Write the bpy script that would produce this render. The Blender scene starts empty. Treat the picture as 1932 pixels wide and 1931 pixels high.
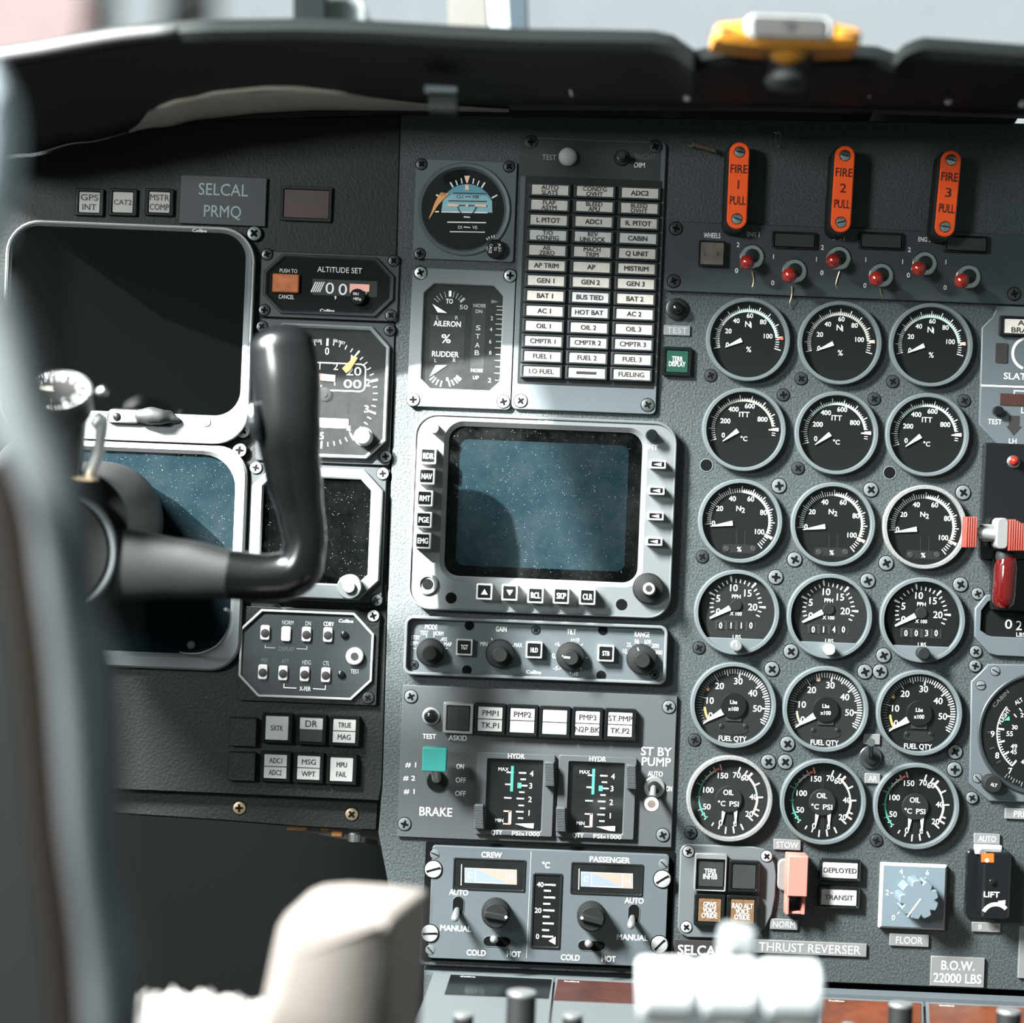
import bpy, bmesh, math, random
from mathutils import Vector, Matrix

# ---------------------------------------------------------------- frame of the scene
S = 1.0 / 3000.0            # one unit of the drawings below in metres (three to a millimetre)
D = 1.25                    # camera to instrument panel, metres
DP = D / S
ROLL = 0.04                 # the camera is held a little crooked
CX, CY, ZC = 966.0, 965.5, 1.15
RC, RS = math.cos(ROLL), math.sin(ROLL)
random.seed(4)
scn = bpy.context.scene
COL = scn.collection

# ---------------------------------------------------------------- camera
cd = bpy.data.cameras.new('camera')
cam = bpy.data.objects.new('camera', cd)
COL.objects.link(cam)
cd.sensor_width = 36.0
cd.sensor_fit = 'HORIZONTAL'
cd.lens = 36.0 * D / (1932 * S)
cd.clip_start = 0.02
cd.clip_end = 200
cd.dof.use_dof = True
cd.dof.focus_distance = D - 0.003
cd.dof.aperture_fstop = 2.1
cam.matrix_world = Matrix(((RC, -RS, 0, 0), (0, 0, -1, -D), (RS, RC, 0, ZC), (0, 0, 0, 1)))
scn.camera = cam

# ---------------------------------------------------------------- world: bright sky ahead, dim cabin behind
w = bpy.data.worlds.new('sky')
scn.world = w
w.use_nodes = True
nt = w.node_tree
bg = nt.nodes['Background']
tc = nt.nodes.new('ShaderNodeTexCoord')
sp = nt.nodes.new('ShaderNodeSeparateXYZ')
rp = nt.nodes.new('ShaderNodeValToRGB')
nt.links.new(tc.outputs['Generated'], sp.inputs[0])
nt.links.new(sp.outputs['Y'], rp.inputs[0])
nt.links.new(rp.outputs[0], bg.inputs[0])
rp.color_ramp.elements[0].position = 0.05
rp.color_ramp.elements[0].color = (0.185, 0.24, 0.23, 1)
rp.color_ramp.elements[1].position = 0.45
rp.color_ramp.elements[1].color = (0.62, 0.70, 0.73, 1)
bg.inputs[1].default_value = 1.0

# ---------------------------------------------------------------- sun, the daylight of the side window and an added fill
SUN = Vector((1.1, 1.0, -0.9)).normalized()
sl = bpy.data.lights.new('sun', 'SUN')
sl.energy = 62.0
sl.angle = math.radians(0.55)
sl.color = (1.0, 0.985, 0.96)
so = bpy.data.objects.new('sun', sl)
COL.objects.link(so)
so.rotation_euler = SUN.to_track_quat('-Z', 'Y').to_euler()
so.location = (-3, -3, 4)
def soft_area_light(name, loc, aim, sx, sy, watts, col):
    a = bpy.data.lights.new(name, 'AREA')
    a.shape = 'RECTANGLE'
    a.size, a.size_y = sx, sy
    a.energy = watts
    a.color = col
    o = bpy.data.objects.new(name, a)
    COL.objects.link(o)
    o.location = loc
    o.rotation_euler = (Vector(aim) - Vector(loc)).to_track_quat('-Z', 'Y').to_euler()


soft_area_light('side_window_daylight', (-0.92, -0.83, ZC + 0.88), (0.10, 0, ZC - 0.20), 0.17, 0.48, 232.0, (0.96, 1.0, 0.99))
soft_area_light('low_fill_light', (-1.05, -1.60, ZC + 0.36), (0.15, 0, ZC), 0.28, 0.26, 26.0, (0.93, 1.0, 1.0))  # fill lamp added to lift the upper panel, no window there

scn.view_settings.view_transform = 'Standard'
scn.view_settings.look = 'None'
scn.view_settings.gamma = 1.0
scn.view_settings.use_curve_mapping = False
scn.view_settings.exposure = 0.0
scn.cycles.use_denoising = True
scn.cycles.max_bounces = 8
scn.cycles.transparent_max_bounces = 12
scn.cycles.caustics_reflective = False
scn.cycles.caustics_refractive = False

# ---------------------------------------------------------------- materials
M = {}


def mat(name, col, rough=0.5, metal=0.0, bump=None, var=0.0, spec=0.5, coat=0.0):
    m = bpy.data.materials.new(name)
    m.use_nodes = True
    n, l = m.node_tree.nodes, m.node_tree.links
    b = n['Principled BSDF']
    b.inputs['Base Color'].default_value = (*col, 1)
    b.inputs['Roughness'].default_value = rough
    b.inputs['Metallic'].default_value = metal
    b.inputs['Specular IOR Level'].default_value = spec
    b.inputs['Coat Weight'].default_value = coat
    t = n.new('ShaderNodeTexCoord')
    if bump or var:
        z = n.new('ShaderNodeTexNoise')
        z.inputs['Scale'].default_value = bump[0] if bump else 60
        z.inputs['Detail'].default_value = 4
        l.new(t.outputs['Object'], z.inputs['Vector'])
        if bump:
            p = n.new('ShaderNodeBump')
            p.inputs['Strength'].default_value = bump[1]
            p.inputs['Distance'].default_value = bump[2]
            l.new(z.outputs['Fac'], p.inputs['Height'])
            l.new(p.outputs[0], b.inputs['Normal'])
        if var:
            mx = n.new('ShaderNodeMixRGB')
            mx.blend_type = 'MULTIPLY'
            mx.inputs[1].default_value = (*col, 1)
            r = n.new('ShaderNodeValToRGB')
            r.color_ramp.elements[0].position = 0.35
            r.color_ramp.elements[1].position = 0.65
            r.color_ramp.elements[0].color = (1 - var, 1 - var, 1 - var, 1)
            mx.inputs[0].default_value = 1
            l.new(z.outputs['Fac'], r.inputs[0])
            l.new(r.outputs[0], mx.inputs[2])
            l.new(mx.outputs[0], b.inputs['Base Color'])
    M[name] = m
    return m


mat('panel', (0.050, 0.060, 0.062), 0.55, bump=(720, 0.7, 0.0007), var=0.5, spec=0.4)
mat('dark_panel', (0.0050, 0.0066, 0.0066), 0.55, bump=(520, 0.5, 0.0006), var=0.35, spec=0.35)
mat('plate', (0.074, 0.088, 0.095), 0.48, bump=(1500, 0.10, 0.0003), var=0.08)
mat('plate_light', (0.092, 0.102, 0.106), 0.5, bump=(1500, 0.10, 0.0003), var=0.06)
mat('plate_dark', (0.018, 0.023, 0.025), 0.5, bump=(1500, 0.12, 0.0003), var=0.12)
mat('plate_warm', (0.060, 0.065, 0.067), 0.5, bump=(1500, 0.10, 0.0003), var=0.06)
mat('plate_dark2', (0.030, 0.037, 0.040), 0.5, bump=(1500, 0.12, 0.0003), var=0.1)
mat('bezel', (0.125, 0.134, 0.137), 0.42, bump=(1800, 0.12, 0.0003), var=0.08)
mat('gauge_rim', (0.098, 0.115, 0.120), 0.45, bump=(1600, 0.12, 0.0003), var=0.16)
mat('worn_rim', (0.20, 0.205, 0.20), 0.4, bump=(900, 0.15, 0.0003), var=0.35)
mat('dial_black', (0.0048, 0.0060, 0.0062), 0.6, spec=0.1)
mat('dial_grey', (0.0125, 0.0135, 0.014), 0.6, spec=0.12)
mat('black', (0.0065, 0.0075, 0.008), 0.42, spec=0.45)
mat('gloss_black', (0.0055, 0.0066, 0.007), 0.18, spec=0.5)
mat('rubber', (0.0055, 0.0062, 0.0066), 0.7, spec=0.3)
mat('soft_black', (0.0065, 0.0075, 0.008), 0.62, bump=(900, 0.2, 0.0004), spec=0.35)
mat('void', (0.0025, 0.003, 0.003), 0.9, spec=0.1)
mat('white', (0.80, 0.82, 0.80), 0.5)
mat('ivory', (0.78, 0.74, 0.66), 0.5)
mat('lens', (0.55, 0.50, 0.455), 0.45, var=0.10, bump=(500, 0.02, 0.0002))
mat('lens_shaded', (0.36, 0.335, 0.305), 0.45, var=0.06)  # copy of the lens colour, darkened for the dim light under the hood
mat('floor_blue', (0.115, 0.150, 0.170), 0.5)
mat('floor_edge', (0.30, 0.31, 0.31), 0.5)  # bevel edges paler than the plate, their lit look put into the colour
mat('tab_grey', (0.22, 0.235, 0.24), 0.5)
mat('lens_cool', (0.50, 0.505, 0.485), 0.45, var=0.10, bump=(500, 0.02, 0.0002))
mat('lens_white', (0.38, 0.375, 0.36), 0.4, var=0.04)
mat('lens_grey', (0.028, 0.030, 0.030), 0.35, var=0.15)
mat('lens_brown', (0.14, 0.115, 0.095), 0.4, var=0.35, bump=(160, 0.05, 0.0003))
mat('lens_amber', (0.15, 0.085, 0.042), 0.42, var=0.3, bump=(300, 0.05, 0.0002))
mat('lens_orange', (0.55, 0.14, 0.03), 0.35, var=0.35, bump=(160, 0.05, 0.0003))
mat('lens_dim_red', (0.045, 0.014, 0.010), 0.5, var=0.4)
mat('lens_green', (0.007, 0.045, 0.03), 0.4)
mat('ink', (0.016, 0.014, 0.013), 0.6)
mat('grey_ink', (0.30, 0.32, 0.32), 0.6)
mat('dim_ink', (0.09, 0.10, 0.10), 0.6)
mat('pale_green', (0.34, 0.51, 0.42), 0.5)
mat('green', (0.06, 0.36, 0.25), 0.5)
mat('teal_cap', (0.018, 0.150, 0.130), 0.42)
mat('olive', (0.30, 0.30, 0.22), 0.5)
mat('orange', (0.85, 0.36, 0.10), 0.5)
mat('peach', (0.92, 0.60, 0.42), 0.5)
mat('pink', (0.92, 0.42, 0.34), 0.5)
mat('red_mark', (0.75, 0.12, 0.07), 0.5)
mat('fire_red', (1.0, 0.105, 0.012), 0.42)
mat('fire_ink', (0.05, 0.004, 0.003), 0.5)
mat('ball_red', (0.20, 0.012, 0.007), 0.12, spec=0.6, coat=0.6)
mat('guard_red', (0.055, 0.002, 0.002), 0.10, spec=0.6, coat=0.8)
mat('guard_pink', (0.42, 0.15, 0.12), 0.5)
mat('grip_red', (0.22, 0.030, 0.020), 0.5)
mat('steel', (0.55, 0.56, 0.56), 0.28, 1.0)
mat('dull_steel', (0.42, 0.43, 0.43), 0.42, 0.8)
mat('screw_grey', (0.15, 0.165, 0.17), 0.38, 0.35)
mat('screw_pale', (0.34, 0.35, 0.345), 0.4, 0.2)
mat('screw_dark', (0.045, 0.05, 0.052), 0.32, 0.5)
mat('brass', (0.55, 0.42, 0.26), 0.35, 0.9)
mat('sky_blue', (0.10, 0.30, 0.38), 0.5)
mat('sky_pale', (0.26, 0.46, 0.52), 0.5)
mat('wash_blue', (0.20, 0.24, 0.33), 0.5)
mat('wash_pink', (0.38, 0.24, 0.20), 0.5)
mat('screen', (0.0038, 0.0088, 0.0112), 0.5, spec=0.0)
mat('screen_dark', (0.0006, 0.0008, 0.0008), 0.4, spec=0.0)
mat('placard', (0.15, 0.152, 0.152), 0.5, var=0.08)
mat('placard_dark', (0.010, 0.018, 0.019), 0.5, var=0.08)
mat('leather', (0.056, 0.064, 0.067), 0.6, bump=(300, 0.2, 0.0006))
mat('leather_pale', (0.34, 0.39, 0.42), 0.6)
mat('lip_highlight_roll', (0.016, 0.017, 0.0165), 0.6)
mat('leather_dark', (0.010, 0.011, 0.010), 0.8, spec=0.1)
mat('piping', (0.010, 0.0055, 0.0035), 0.8, spec=0.1)
mat('beige', (0.21, 0.183, 0.164), 0.75, bump=(700, 0.1, 0.0004))
mat('fleece', (0.5, 0.47, 0.45), 0.9, bump=(160, 0.9, 0.004))
mat('lever_white', (0.52, 0.53, 0.54), 0.55)
mat('yellow', (0.44, 0.18, 0.018), 0.4)
mat('post_beige', (0.085, 0.080, 0.070), 0.6)
mat('post_white', (0.25, 0.27, 0.28), 0.6)
mat('post_teal', (0.006, 0.018, 0.026), 0.5)
mat('liner', (0.25, 0.22, 0.185), 0.8, bump=(500, 0.2, 0.0005), var=0.1)
mat('cabin_wall', (0.10, 0.11, 0.11), 0.7)
mat('radio_orange', (0.12, 0.030, 0.011), 0.35, var=0.45, bump=(70, 0.05, 0.0004))
mat('apron', (0.03, 0.03, 0.03), 0.9)
mat('hangar_pink', (0.055, 0.036, 0.036), 0.8)
mat('hangar_white', (0.032, 0.032, 0.031), 0.8)
mat('yoke_black', (0.0022, 0.0026, 0.0028), 0.21, spec=0.55)
mat('yoke_arm', (0.0085, 0.0095, 0.0095), 0.5, spec=0.35)
mat('hub_black', (0.004, 0.0047, 0.005), 0.5, spec=0.25)
mat('hood_black', (0.006, 0.0075, 0.0075), 0.6, bump=(900, 0.25, 0.0004), spec=0.12)
mat('clock_face', (0.008, 0.0078, 0.0072), 0.5)
mat('handle_grey', (0.035, 0.034, 0.032), 0.5)
mat('warm_grey', (0.16, 0.16, 0.155), 0.5)


def thin_glass(name, dust=0.0, haze=0.0, scale=900.0, refl=1.0, film=0.0):
    m = bpy.data.materials.new(name)
    m.use_nodes = True
    n, l = m.node_tree.nodes, m.node_tree.links
    n.remove(n['Principled BSDF'])
    out = n['Material Output']
    tr = n.new('ShaderNodeBsdfTransparent')
    gl = n.new('ShaderNodeBsdfGlossy')
    gl.inputs['Roughness'].default_value = 0.03
    lw = n.new('ShaderNodeLayerWeight')
    lw.inputs['Blend'].default_value = 0.5
    pw = n.new('ShaderNodeMath')
    pw.operation = 'POWER'
    pw.inputs[1].default_value = 4.0
    l.new(lw.outputs['Facing'], pw.inputs[0])
    fr = n.new('ShaderNodeMath')
    fr.operation = 'MULTIPLY_ADD'
    fr.inputs[1].default_value = 0.9
    fr.inputs[2].default_value = 0.042 * refl
    l.new(pw.outputs[0], fr.inputs[0])
    mx = n.new('ShaderNodeMixShader')
    l.new(fr.outputs[0], mx.inputs[0])
    l.new(tr.outputs[0], mx.inputs[1])
    l.new(gl.outputs[0], mx.inputs[2])
    last = mx
    if dust or haze:
        t = n.new('ShaderNodeTexCoord')
        df = n.new('ShaderNodeBsdfDiffuse')
        df.inputs['Color'].default_value = (0.75, 0.80, 0.82, 1)
        vo = n.new('ShaderNodeTexVoronoi')
        vo.inputs['Scale'].default_value = scale
        l.new(t.outputs['Object'], vo.inputs['Vector'])
        pr = n.new('ShaderNodeValToRGB')
        pr.color_ramp.elements[0].position = 0.05
        pr.color_ramp.elements[0].color = (1, 1, 1, 1)
        pr.color_ramp.elements[1].position = 0.11
        pr.color_ramp.elements[1].color = (0, 0, 0, 1)
        l.new(vo.outputs['Distance'], pr.inputs[0])
        pick = n.new('ShaderNodeTexNoise')
        pick.inputs['Scale'].default_value = 260
        l.new(t.outputs['Object'], pick.inputs['Vector'])
        pk = n.new('ShaderNodeValToRGB')
        pk.color_ramp.elements[0].position = 0.46
        pk.color_ramp.elements[1].position = 0.62
        l.new(pick.outputs['Fac'], pk.inputs[0])
        mu = n.new('ShaderNodeMath')
        mu.operation = 'MULTIPLY'
        l.new(pr.outputs[0], mu.inputs[0])
        l.new(pk.outputs[0], mu.inputs[1])
        m2 = n.new('ShaderNodeMath')
        m2.operation = 'MULTIPLY'
        m2.inputs[1].default_value = dust
        l.new(mu.outputs[0], m2.inputs[0])
        smear = n.new('ShaderNodeTexNoise')
        smear.inputs['Scale'].default_value = 28
        smear.inputs['Detail'].default_value = 8
        smear.inputs['Roughness'].default_value = 0.75
        l.new(t.outputs['Object'], smear.inputs['Vector'])
        sr = n.new('ShaderNodeValToRGB')
        sr.color_ramp.elements[0].color = (film, film, film, 1)
        sr.color_ramp.elements[0].position = 0.42
        sr.color_ramp.elements[1].position = 0.72
        sr.color_ramp.elements[1].color = (haze + film, haze + film, haze + film, 1)
        l.new(smear.outputs['Fac'], sr.inputs[0])
        ad = n.new('ShaderNodeMath')
        ad.operation = 'ADD'
        ad.use_clamp = True
        l.new(m2.outputs[0], ad.inputs[0])
        l.new(sr.outputs[0], ad.inputs[1])
        my = n.new('ShaderNodeMixShader')
        l.new(ad.outputs[0], my.inputs[0])
        l.new(mx.outputs[0], my.inputs[1])
        l.new(df.outputs[0], my.inputs[2])
        last = my
    l.new(last.outputs[0], out.inputs['Surface'])
    M[name] = m


thin_glass('glass', 0.0, 0.0)
thin_glass('dusty_glass', 0.65, 0.008, 900, 0.4)
thin_glass('trim_glass', 0.05, 0.008, 700)
thin_glass('filmy_glass', 0.08, 0.012, 700, 1.0, 0.007)
thin_glass('specked_glass', 0.6, 0.003, 800)
thin_glass('windscreen_glass', 0.05, 0.012, 160)


# ---------------------------------------------------------------- geometry helpers
def W2(px, py, d=0.0):
    """A point of the view at distance d in front of the panel: (x, up) in drawing units."""
    k = (DP - d) / DP
    dx, dy = (px - CX) * k, (py - CY) * k
    return dx * RC + dy * RS, dx * RS - dy * RC


class Thing:
    def __init__(s, name, label, cat, cx, cy, d=0.0, group=None, kind=None, empty=True):
        s.name, s.label, s.cat, s.group, s.kind, s.d = name, label, cat, group, kind, d
        s.o = W2(cx, cy, d)
        s.loc = Vector((s.o[0] * S, 0, ZC + s.o[1] * S))
        s.root = None
        if empty:
            s.root = bpy.data.objects.new(name, None)
            s.root.empty_display_size = 0.01
            s.root.location = s.loc
            COL.objects.link(s.root)
            s.tag(s.root)

    def tag(s, o):
        if s.label:
            o['label'] = s.label
        if s.cat:
            o['category'] = s.cat
        if s.group:
            o['group'] = s.group
        if s.kind:
            o['kind'] = s.kind

    def L(s, px, py, d=None):
        a = W2(px, py, s.d if d is None else d)
        return a[0] - s.o[0], a[1] - s.o[1]


def rr(w, h, r, n=5, cut=False):
    """Outline of a rectangle with rounded (or straight-cut) corners, counter-clockwise."""
    if n == 0:
        return [(w / 2, h / 2), (-w / 2, h / 2), (-w / 2, -h / 2), (w / 2, -h / 2)]
    r = max(0.01, min(r, w / 2 - 0.01, h / 2 - 0.01))
    out = []
    for cx, cy, a in ((w / 2 - r, h / 2 - r, 0), (-w / 2 + r, h / 2 - r, 90), (-w / 2 + r, -h / 2 + r, 180), (w / 2 - r, -h / 2 + r, 270)):
        for i in range(n + 1):
            t = i / n
            b = math.radians(a + 90 * t)
            if cut:
                p0 = (math.cos(math.radians(a)), math.sin(math.radians(a)))
                p1 = (math.cos(math.radians(a + 90)), math.sin(math.radians(a + 90)))
                out.append((cx + r * (p0[0] * (1 - t) + p1[0] * t), cy + r * (p0[1] * (1 - t) + p1[1] * t)))
            else:
                out.append((cx + r * math.cos(b), cy + r * math.sin(b)))
    return out


def circ(r, n=48):
    return [(r * math.cos(2 * math.pi * i / n), r * math.sin(2 * math.pi * i / n)) for i in range(n)]


def area2(p):
    return sum(p[i][0] * p[(i + 1) % len(p)][1] - p[(i + 1) % len(p)][0] * p[i][1] for i in range(len(p)))


def inset(p, c):
    if area2(p) < 0:
        p = p[::-1]
    n = len(p)
    out = []
    for i in range(n):
        a, b, e = p[i - 1], p[i], p[(i + 1) % n]
        u = Vector((b[0] - a[0], b[1] - a[1]))
        v = Vector((e[0] - b[0], e[1] - b[1]))
        u = u.normalized() if u.length > 1e-9 else Vector((1, 0))
        v = v.normalized() if v.length > 1e-9 else u
        n1, n2 = Vector((-u.y, u.x)), Vector((-v.y, v.x))
        m = n1 + n2
        if m.length < 1e-6:
            m = n1
        m = m.normalized()
        q = c / max(0.35, m.dot(n1))
        out.append((b[0] + m.x * q, b[1] + m.y * q))
    return out


_txt = {}


def glyphs(s, bold):
    k = s
    if k in _txt:
        return _txt[k]
    c = bpy.data.curves.new('t', 'FONT')
    c.body = s
    c.size = 1.0
    c.resolution_u = 3
    c.fill_mode = 'FRONT'
    o = bpy.data.objects.new('t', c)
    me = o.to_mesh()
    v = [(q.co.x, q.co.y) for q in me.vertices]
    f = [tuple(p.vertices) for p in me.polygons]
    o.to_mesh_clear()
    bpy.data.objects.remove(o)
    bpy.data.curves.remove(c)
    _txt[k] = (v, f)
    return _txt[k]


CAP = max(y for x, y in glyphs('H', 0)[0])


class MB:
    """Collects shapes and links them as one mesh object. Points are (x, up) in drawing units round the thing's origin; d is towards the viewer."""

    def __init__(s, t):
        s.t, s.v, s.f, s.fm, s.mats = t, [], [], [], []

    def add(s, verts, faces, m):
        b = len(s.v)
        s.v += verts
        if m not in s.mats:
            s.mats.append(m)
        i = s.mats.index(m)
        for f in faces:
            s.f.append(tuple(b + q for q in f))
            s.fm.append(i)
        return s

    def C(s, px, py):
        return s.t.L(px, py)

    def at(s, px, py, pts, rot=0.0, d=None):
        ox, oy = s.t.L(px, py) if d is None else s.t.L(px, py, d)
        a = -math.radians(rot)
        c, n = math.cos(a), math.sin(a)
        return [(ox + x * c - y * n, oy + x * n + y * c) for x, y in pts]

    # flat sheet
    def sheet(s, pts, d, m):
        return s.add([(x, -d, y) for x, y in pts], [tuple(range(len(pts)))], m)

    def poly(s, ipts, d, m):
        return s.sheet([s.t.L(*p) for p in ipts], d, m)

    # solid with chamfered front edge
    def prism(s, pts, d0, d1, m, ch=0.0, front=None):
        if area2(pts) < 0:
            pts = pts[::-1]
        n = len(pts)
        loops = [[(x, -d0, y) for x, y in pts], [(x, -(d1 - ch), y) for x, y in pts]]
        if ch:
            loops.append([(x, -d1, y) for x, y in inset(pts, ch)])
        v = [q for lo in loops for q in lo]
        f = []
        for k in range(len(loops) - 1):
            for i in range(n):
                j = (i + 1) % n
                f.append((k * n + i, k * n + j, (k + 1) * n + j, (k + 1) * n + i))
        s.add(v, f, m)
        return s.add(loops[-1], [tuple(range(n))], front or m)

    def box(s, px, py, w, h, d0, d1, m, r=1.0, ch=0.0, n=2, rot=0, front=None, cut=False):
        return s.prism(s.at(px, py, rr(w, h, r, n, cut), rot), d0, d1, m, ch, front)

    def cyl(s, px, py, r, d0, d1, m, ch=0.0, n=32, front=None):
        return s.prism(s.at(px, py, circ(r, n)), d0, d1, m, ch, front)

    # frame with an opening
    def frame(s, outer, inner, d0, d1, m, ch=1.0, din=None, ich=None):
        n = len(outer)
        ich = ch if ich is None else ich
        din = d0 if din is None else din
        io = inset(outer, ch) if ch else outer
        ii = inset(inner, -ich) if ich else inner
        loops = [[(x, -d0, y) for x, y in outer], [(x, -(d1 - ch), y) for x, y in outer], [(x, -d1, y) for x, y in io],
                 [(x, -d1, y) for x, y in ii], [(x, -(d1 - ich), y) for x, y in inner], [(x, -din, y) for x, y in inner]]
        v = [q for lo in loops for q in lo]
        f = []
        for k in range(5):
            for i in range(n):
                j = (i + 1) % n
                f.append((k * n + i, k * n + j, (k + 1) * n + j, (k + 1) * n + i))
        return s.add(v, f, m)

    # turned shape about the viewing direction: profile of (radius, d)
    def lathe(s, px, py, prof, m, n=40, flute=0, fdep=0.0):
        ox, oy = s.t.L(px, py)
        v, f = [], []
        for r, d in prof:
            for i in range(n):
                a = 2 * math.pi * i / n
                q = r
                if flute and r > 0.5:
                    q = r - fdep * max(0.0, math.cos(a * flute)) ** 2
                v.append((ox + q * math.cos(a), -d, oy + q * math.sin(a)))
        for k in range(len(prof) - 1):
            for i in range(n):
                j = (i + 1) % n
                f.append((k * n + i, k * n + j, (k + 1) * n + j, (k + 1) * n + i))
        f.append(tuple(range((len(prof) - 1) * n, len(prof) * n)))
        return s.add(v, f, m)

    # turned shape about any axis: base (px, py, d), axis in world directions (x, y, z)
    def lathe3(s, base, axis, prof, m, n=36, cap0=False):
        ax = Vector(axis).normalized()
        u = ax.orthogonal().normalized()
        w_ = ax.cross(u)
        q = s.t.L(base[0], base[1], base[2])
        o = Vector((q[0], -base[2], q[1]))
        v, f = [], []
        for r, h in prof:
            for i in range(n):
                a = 2 * math.pi * i / n
                v.append(tuple(o + ax * h + u * (r * math.cos(a)) + w_ * (r * math.sin(a))))
        for k in range(len(prof) - 1):
            for i in range(n):
                j = (i + 1) % n
                f.append((k * n + i, k * n + j, (k + 1) * n + j, (k + 1) * n + i))
        f.append(tuple(range((len(prof) - 1) * n, len(prof) * n)))
        if cap0:
            f.append(tuple(range(n)))
        return s.add(v, f, m)

    def text(s, body, px, py, h, d, m, w=None, bold=0.0, rot=0.0, left=False):
        v, f = glyphs(body, 0)
        if not v:
            return s
        x0, x1 = min(q[0] for q in v), max(q[0] for q in v)
        k = h / CAP
        kx = (w / (x1 - x0)) if w else k
        xm = x0 if left else (x0 + x1) / 2
        pts = s.at(px, py, [((x - xm) * kx, (y - CAP / 2) * k) for x, y in v], rot)
        if not bold:
            return s.add([(x, -d, y) for x, y in pts], f, m)
        b = bold * 0.8 * k
        for n_, (sx, sy) in enumerate(((-b, -b * 0.7), (b, -b * 0.7), (-b, b * 0.7), (b, b * 0.7))):
            s.add([(x + sx, -d - 0.07 * n_, y + sy) for x, y in pts], f, m)
        return s

    # dial marks: angles clockwise from the top of the picture
    def tick(s, px, py, ang, r0, r1, wd, d, m, w1=None):
        a = math.radians(ang - math.degrees(ROLL))
        ox, oy = s.t.L(px, py)
        ux, uy = math.sin(a), math.cos(a)
        w1 = wd if w1 is None else w1
        pts = [(ox + ux * r0 - uy * wd / 2, oy + uy * r0 + ux * wd / 2), (ox + ux * r0 + uy * wd / 2, oy + uy * r0 - ux * wd / 2),
               (ox + ux * r1 + uy * w1 / 2, oy + uy * r1 - ux * w1 / 2), (ox + ux * r1 - uy * w1 / 2, oy + uy * r1 + ux * w1 / 2)]
        return s.sheet(pts, d, m)

    def arc(s, px, py, r0, r1, a0, a1, d, m, n=24):
        ox, oy = s.t.L(px, py)
        v, f = [], []
        for i in range(n + 1):
            a = math.radians(a0 + (a1 - a0) * i / n - math.degrees(ROLL))
            for r in (r0, r1):
                v.append((ox + r * math.sin(a), -d, oy + r * math.cos(a)))
        for i in range(n):
            f.append((2 * i, 2 * i + 1, 2 * i + 3, 2 * i + 2))
        return s.add(v, f, m)

    def line(s, p, q, wd, d, m):
        a, b = Vector(s.t.L(*p)), Vector(s.t.L(*q))
        u = (b - a).normalized() * wd / 2
        nrm = Vector((-u.y, u.x))
        return s.sheet([tuple(a + nrm), tuple(a - nrm), tuple(b - nrm), tuple(b + nrm)], d, m)

    # tube along points (px, py, d) with radius or (across, towards viewer) radii
    def tube(s, path, m, n=20, sub=6, cap=True, round_ends=False):
        P, R = [], []
        for px, py, d, *r in path:
            q = s.t.L(px, py, d)
            P.append(Vector((q[0], -d, q[1])))
            k = (DP - d) / DP
            R.append(Vector((r[0] * k, (r[1] if len(r) > 1 else r[0]) * k)))
        pts, rad = [], []
        for i in range(len(P) - 1):
            p0, p1, p2, p3 = P[max(0, i - 1)], P[i], P[i + 1], P[min(len(P) - 1, i + 2)]
            for j in range(sub):
                t = j / sub
                pts.append(0.5 * ((2 * p1) + (p2 - p0) * t + (2 * p0 - 5 * p1 + 4 * p2 - p3) * t * t + (3 * p1 - p0 - 3 * p2 + p3) * t ** 3))
                e = t * t * (3 - 2 * t)
                rad.append(R[i] * (1 - e) + R[i + 1] * e)
        pts.append(P[-1])
        rad.append(R[-1])
        if round_ends:
            for end in (0, 1):
                k = 0 if end == 0 else -1
                dirn = (pts[0] - pts[1]).normalized() if end == 0 else (pts[-1] - pts[-2]).normalized()
                base, r0 = pts[k].copy(), rad[k].copy()
                rm = min(r0.x, r0.y)
                ext = [(base + dirn * rm * math.sin(a), r0 * math.cos(a)) for a in (0.35, 0.7, 1.05, 1.3, 1.48)]
                if end == 0:
                    pts = [e[0] for e in ext[::-1]] + pts
                    rad = [e[1] for e in ext[::-1]] + rad
                else:
                    pts += [e[0] for e in ext]
                    rad += [e[1] for e in ext]
        v, f = [], []
        ref = Vector((0, -1, 0))
        for i, p in enumerate(pts):
            tg = (pts[min(i + 1, len(pts) - 1)] - pts[max(i - 1, 0)]).normalized()
            b = ref - tg * ref.dot(tg)
            if b.length < 0.05:
                b = Vector((0, 0, 1)) - tg * tg.z
            b.normalize()
            a = tg.cross(b)
            for k in range(n):
                th = 2 * math.pi * k / n
                v.append(tuple(p + a * (rad[i].x * math.cos(th)) + b * (rad[i].y * math.sin(th))))
        for i in range(len(pts) - 1):
            for k in range(n):
                j = (k + 1) % n
                f.append((i * n + k, i * n + j, (i + 1) * n + j, (i + 1) * n + k))
        if cap:
            f.append(tuple(range(n)))
            f.append(tuple(range((len(pts) - 1) * n, len(pts) * n)))
        return s.add(v, f, m)

    def build(s, name=None, parent=None, label=None, angle=38):
        me = bpy.data.meshes.new(name or s.t.name)
        me.from_pydata([(x * S, y * S, z * S) for x, y, z in s.v], [], s.f)
        for m in s.mats:
            me.materials.append(M[m])
        me.polygons.foreach_set('material_index', s.fm)
        bm = bmesh.new()
        bm.from_mesh(me)
        bmesh.ops.remove_doubles(bm, verts=bm.verts, dist=1e-7)
        bmesh.ops.recalc_face_normals(bm, faces=bm.faces)
        bm.to_mesh(me)
        bm.free()
        me.polygons.foreach_set('use_smooth', [True] * len(me.polygons))
        me.set_sharp_from_angle(angle=math.radians(angle))
        o = bpy.data.objects.new(name or s.t.name, me)
        COL.objects.link(o)
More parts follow.
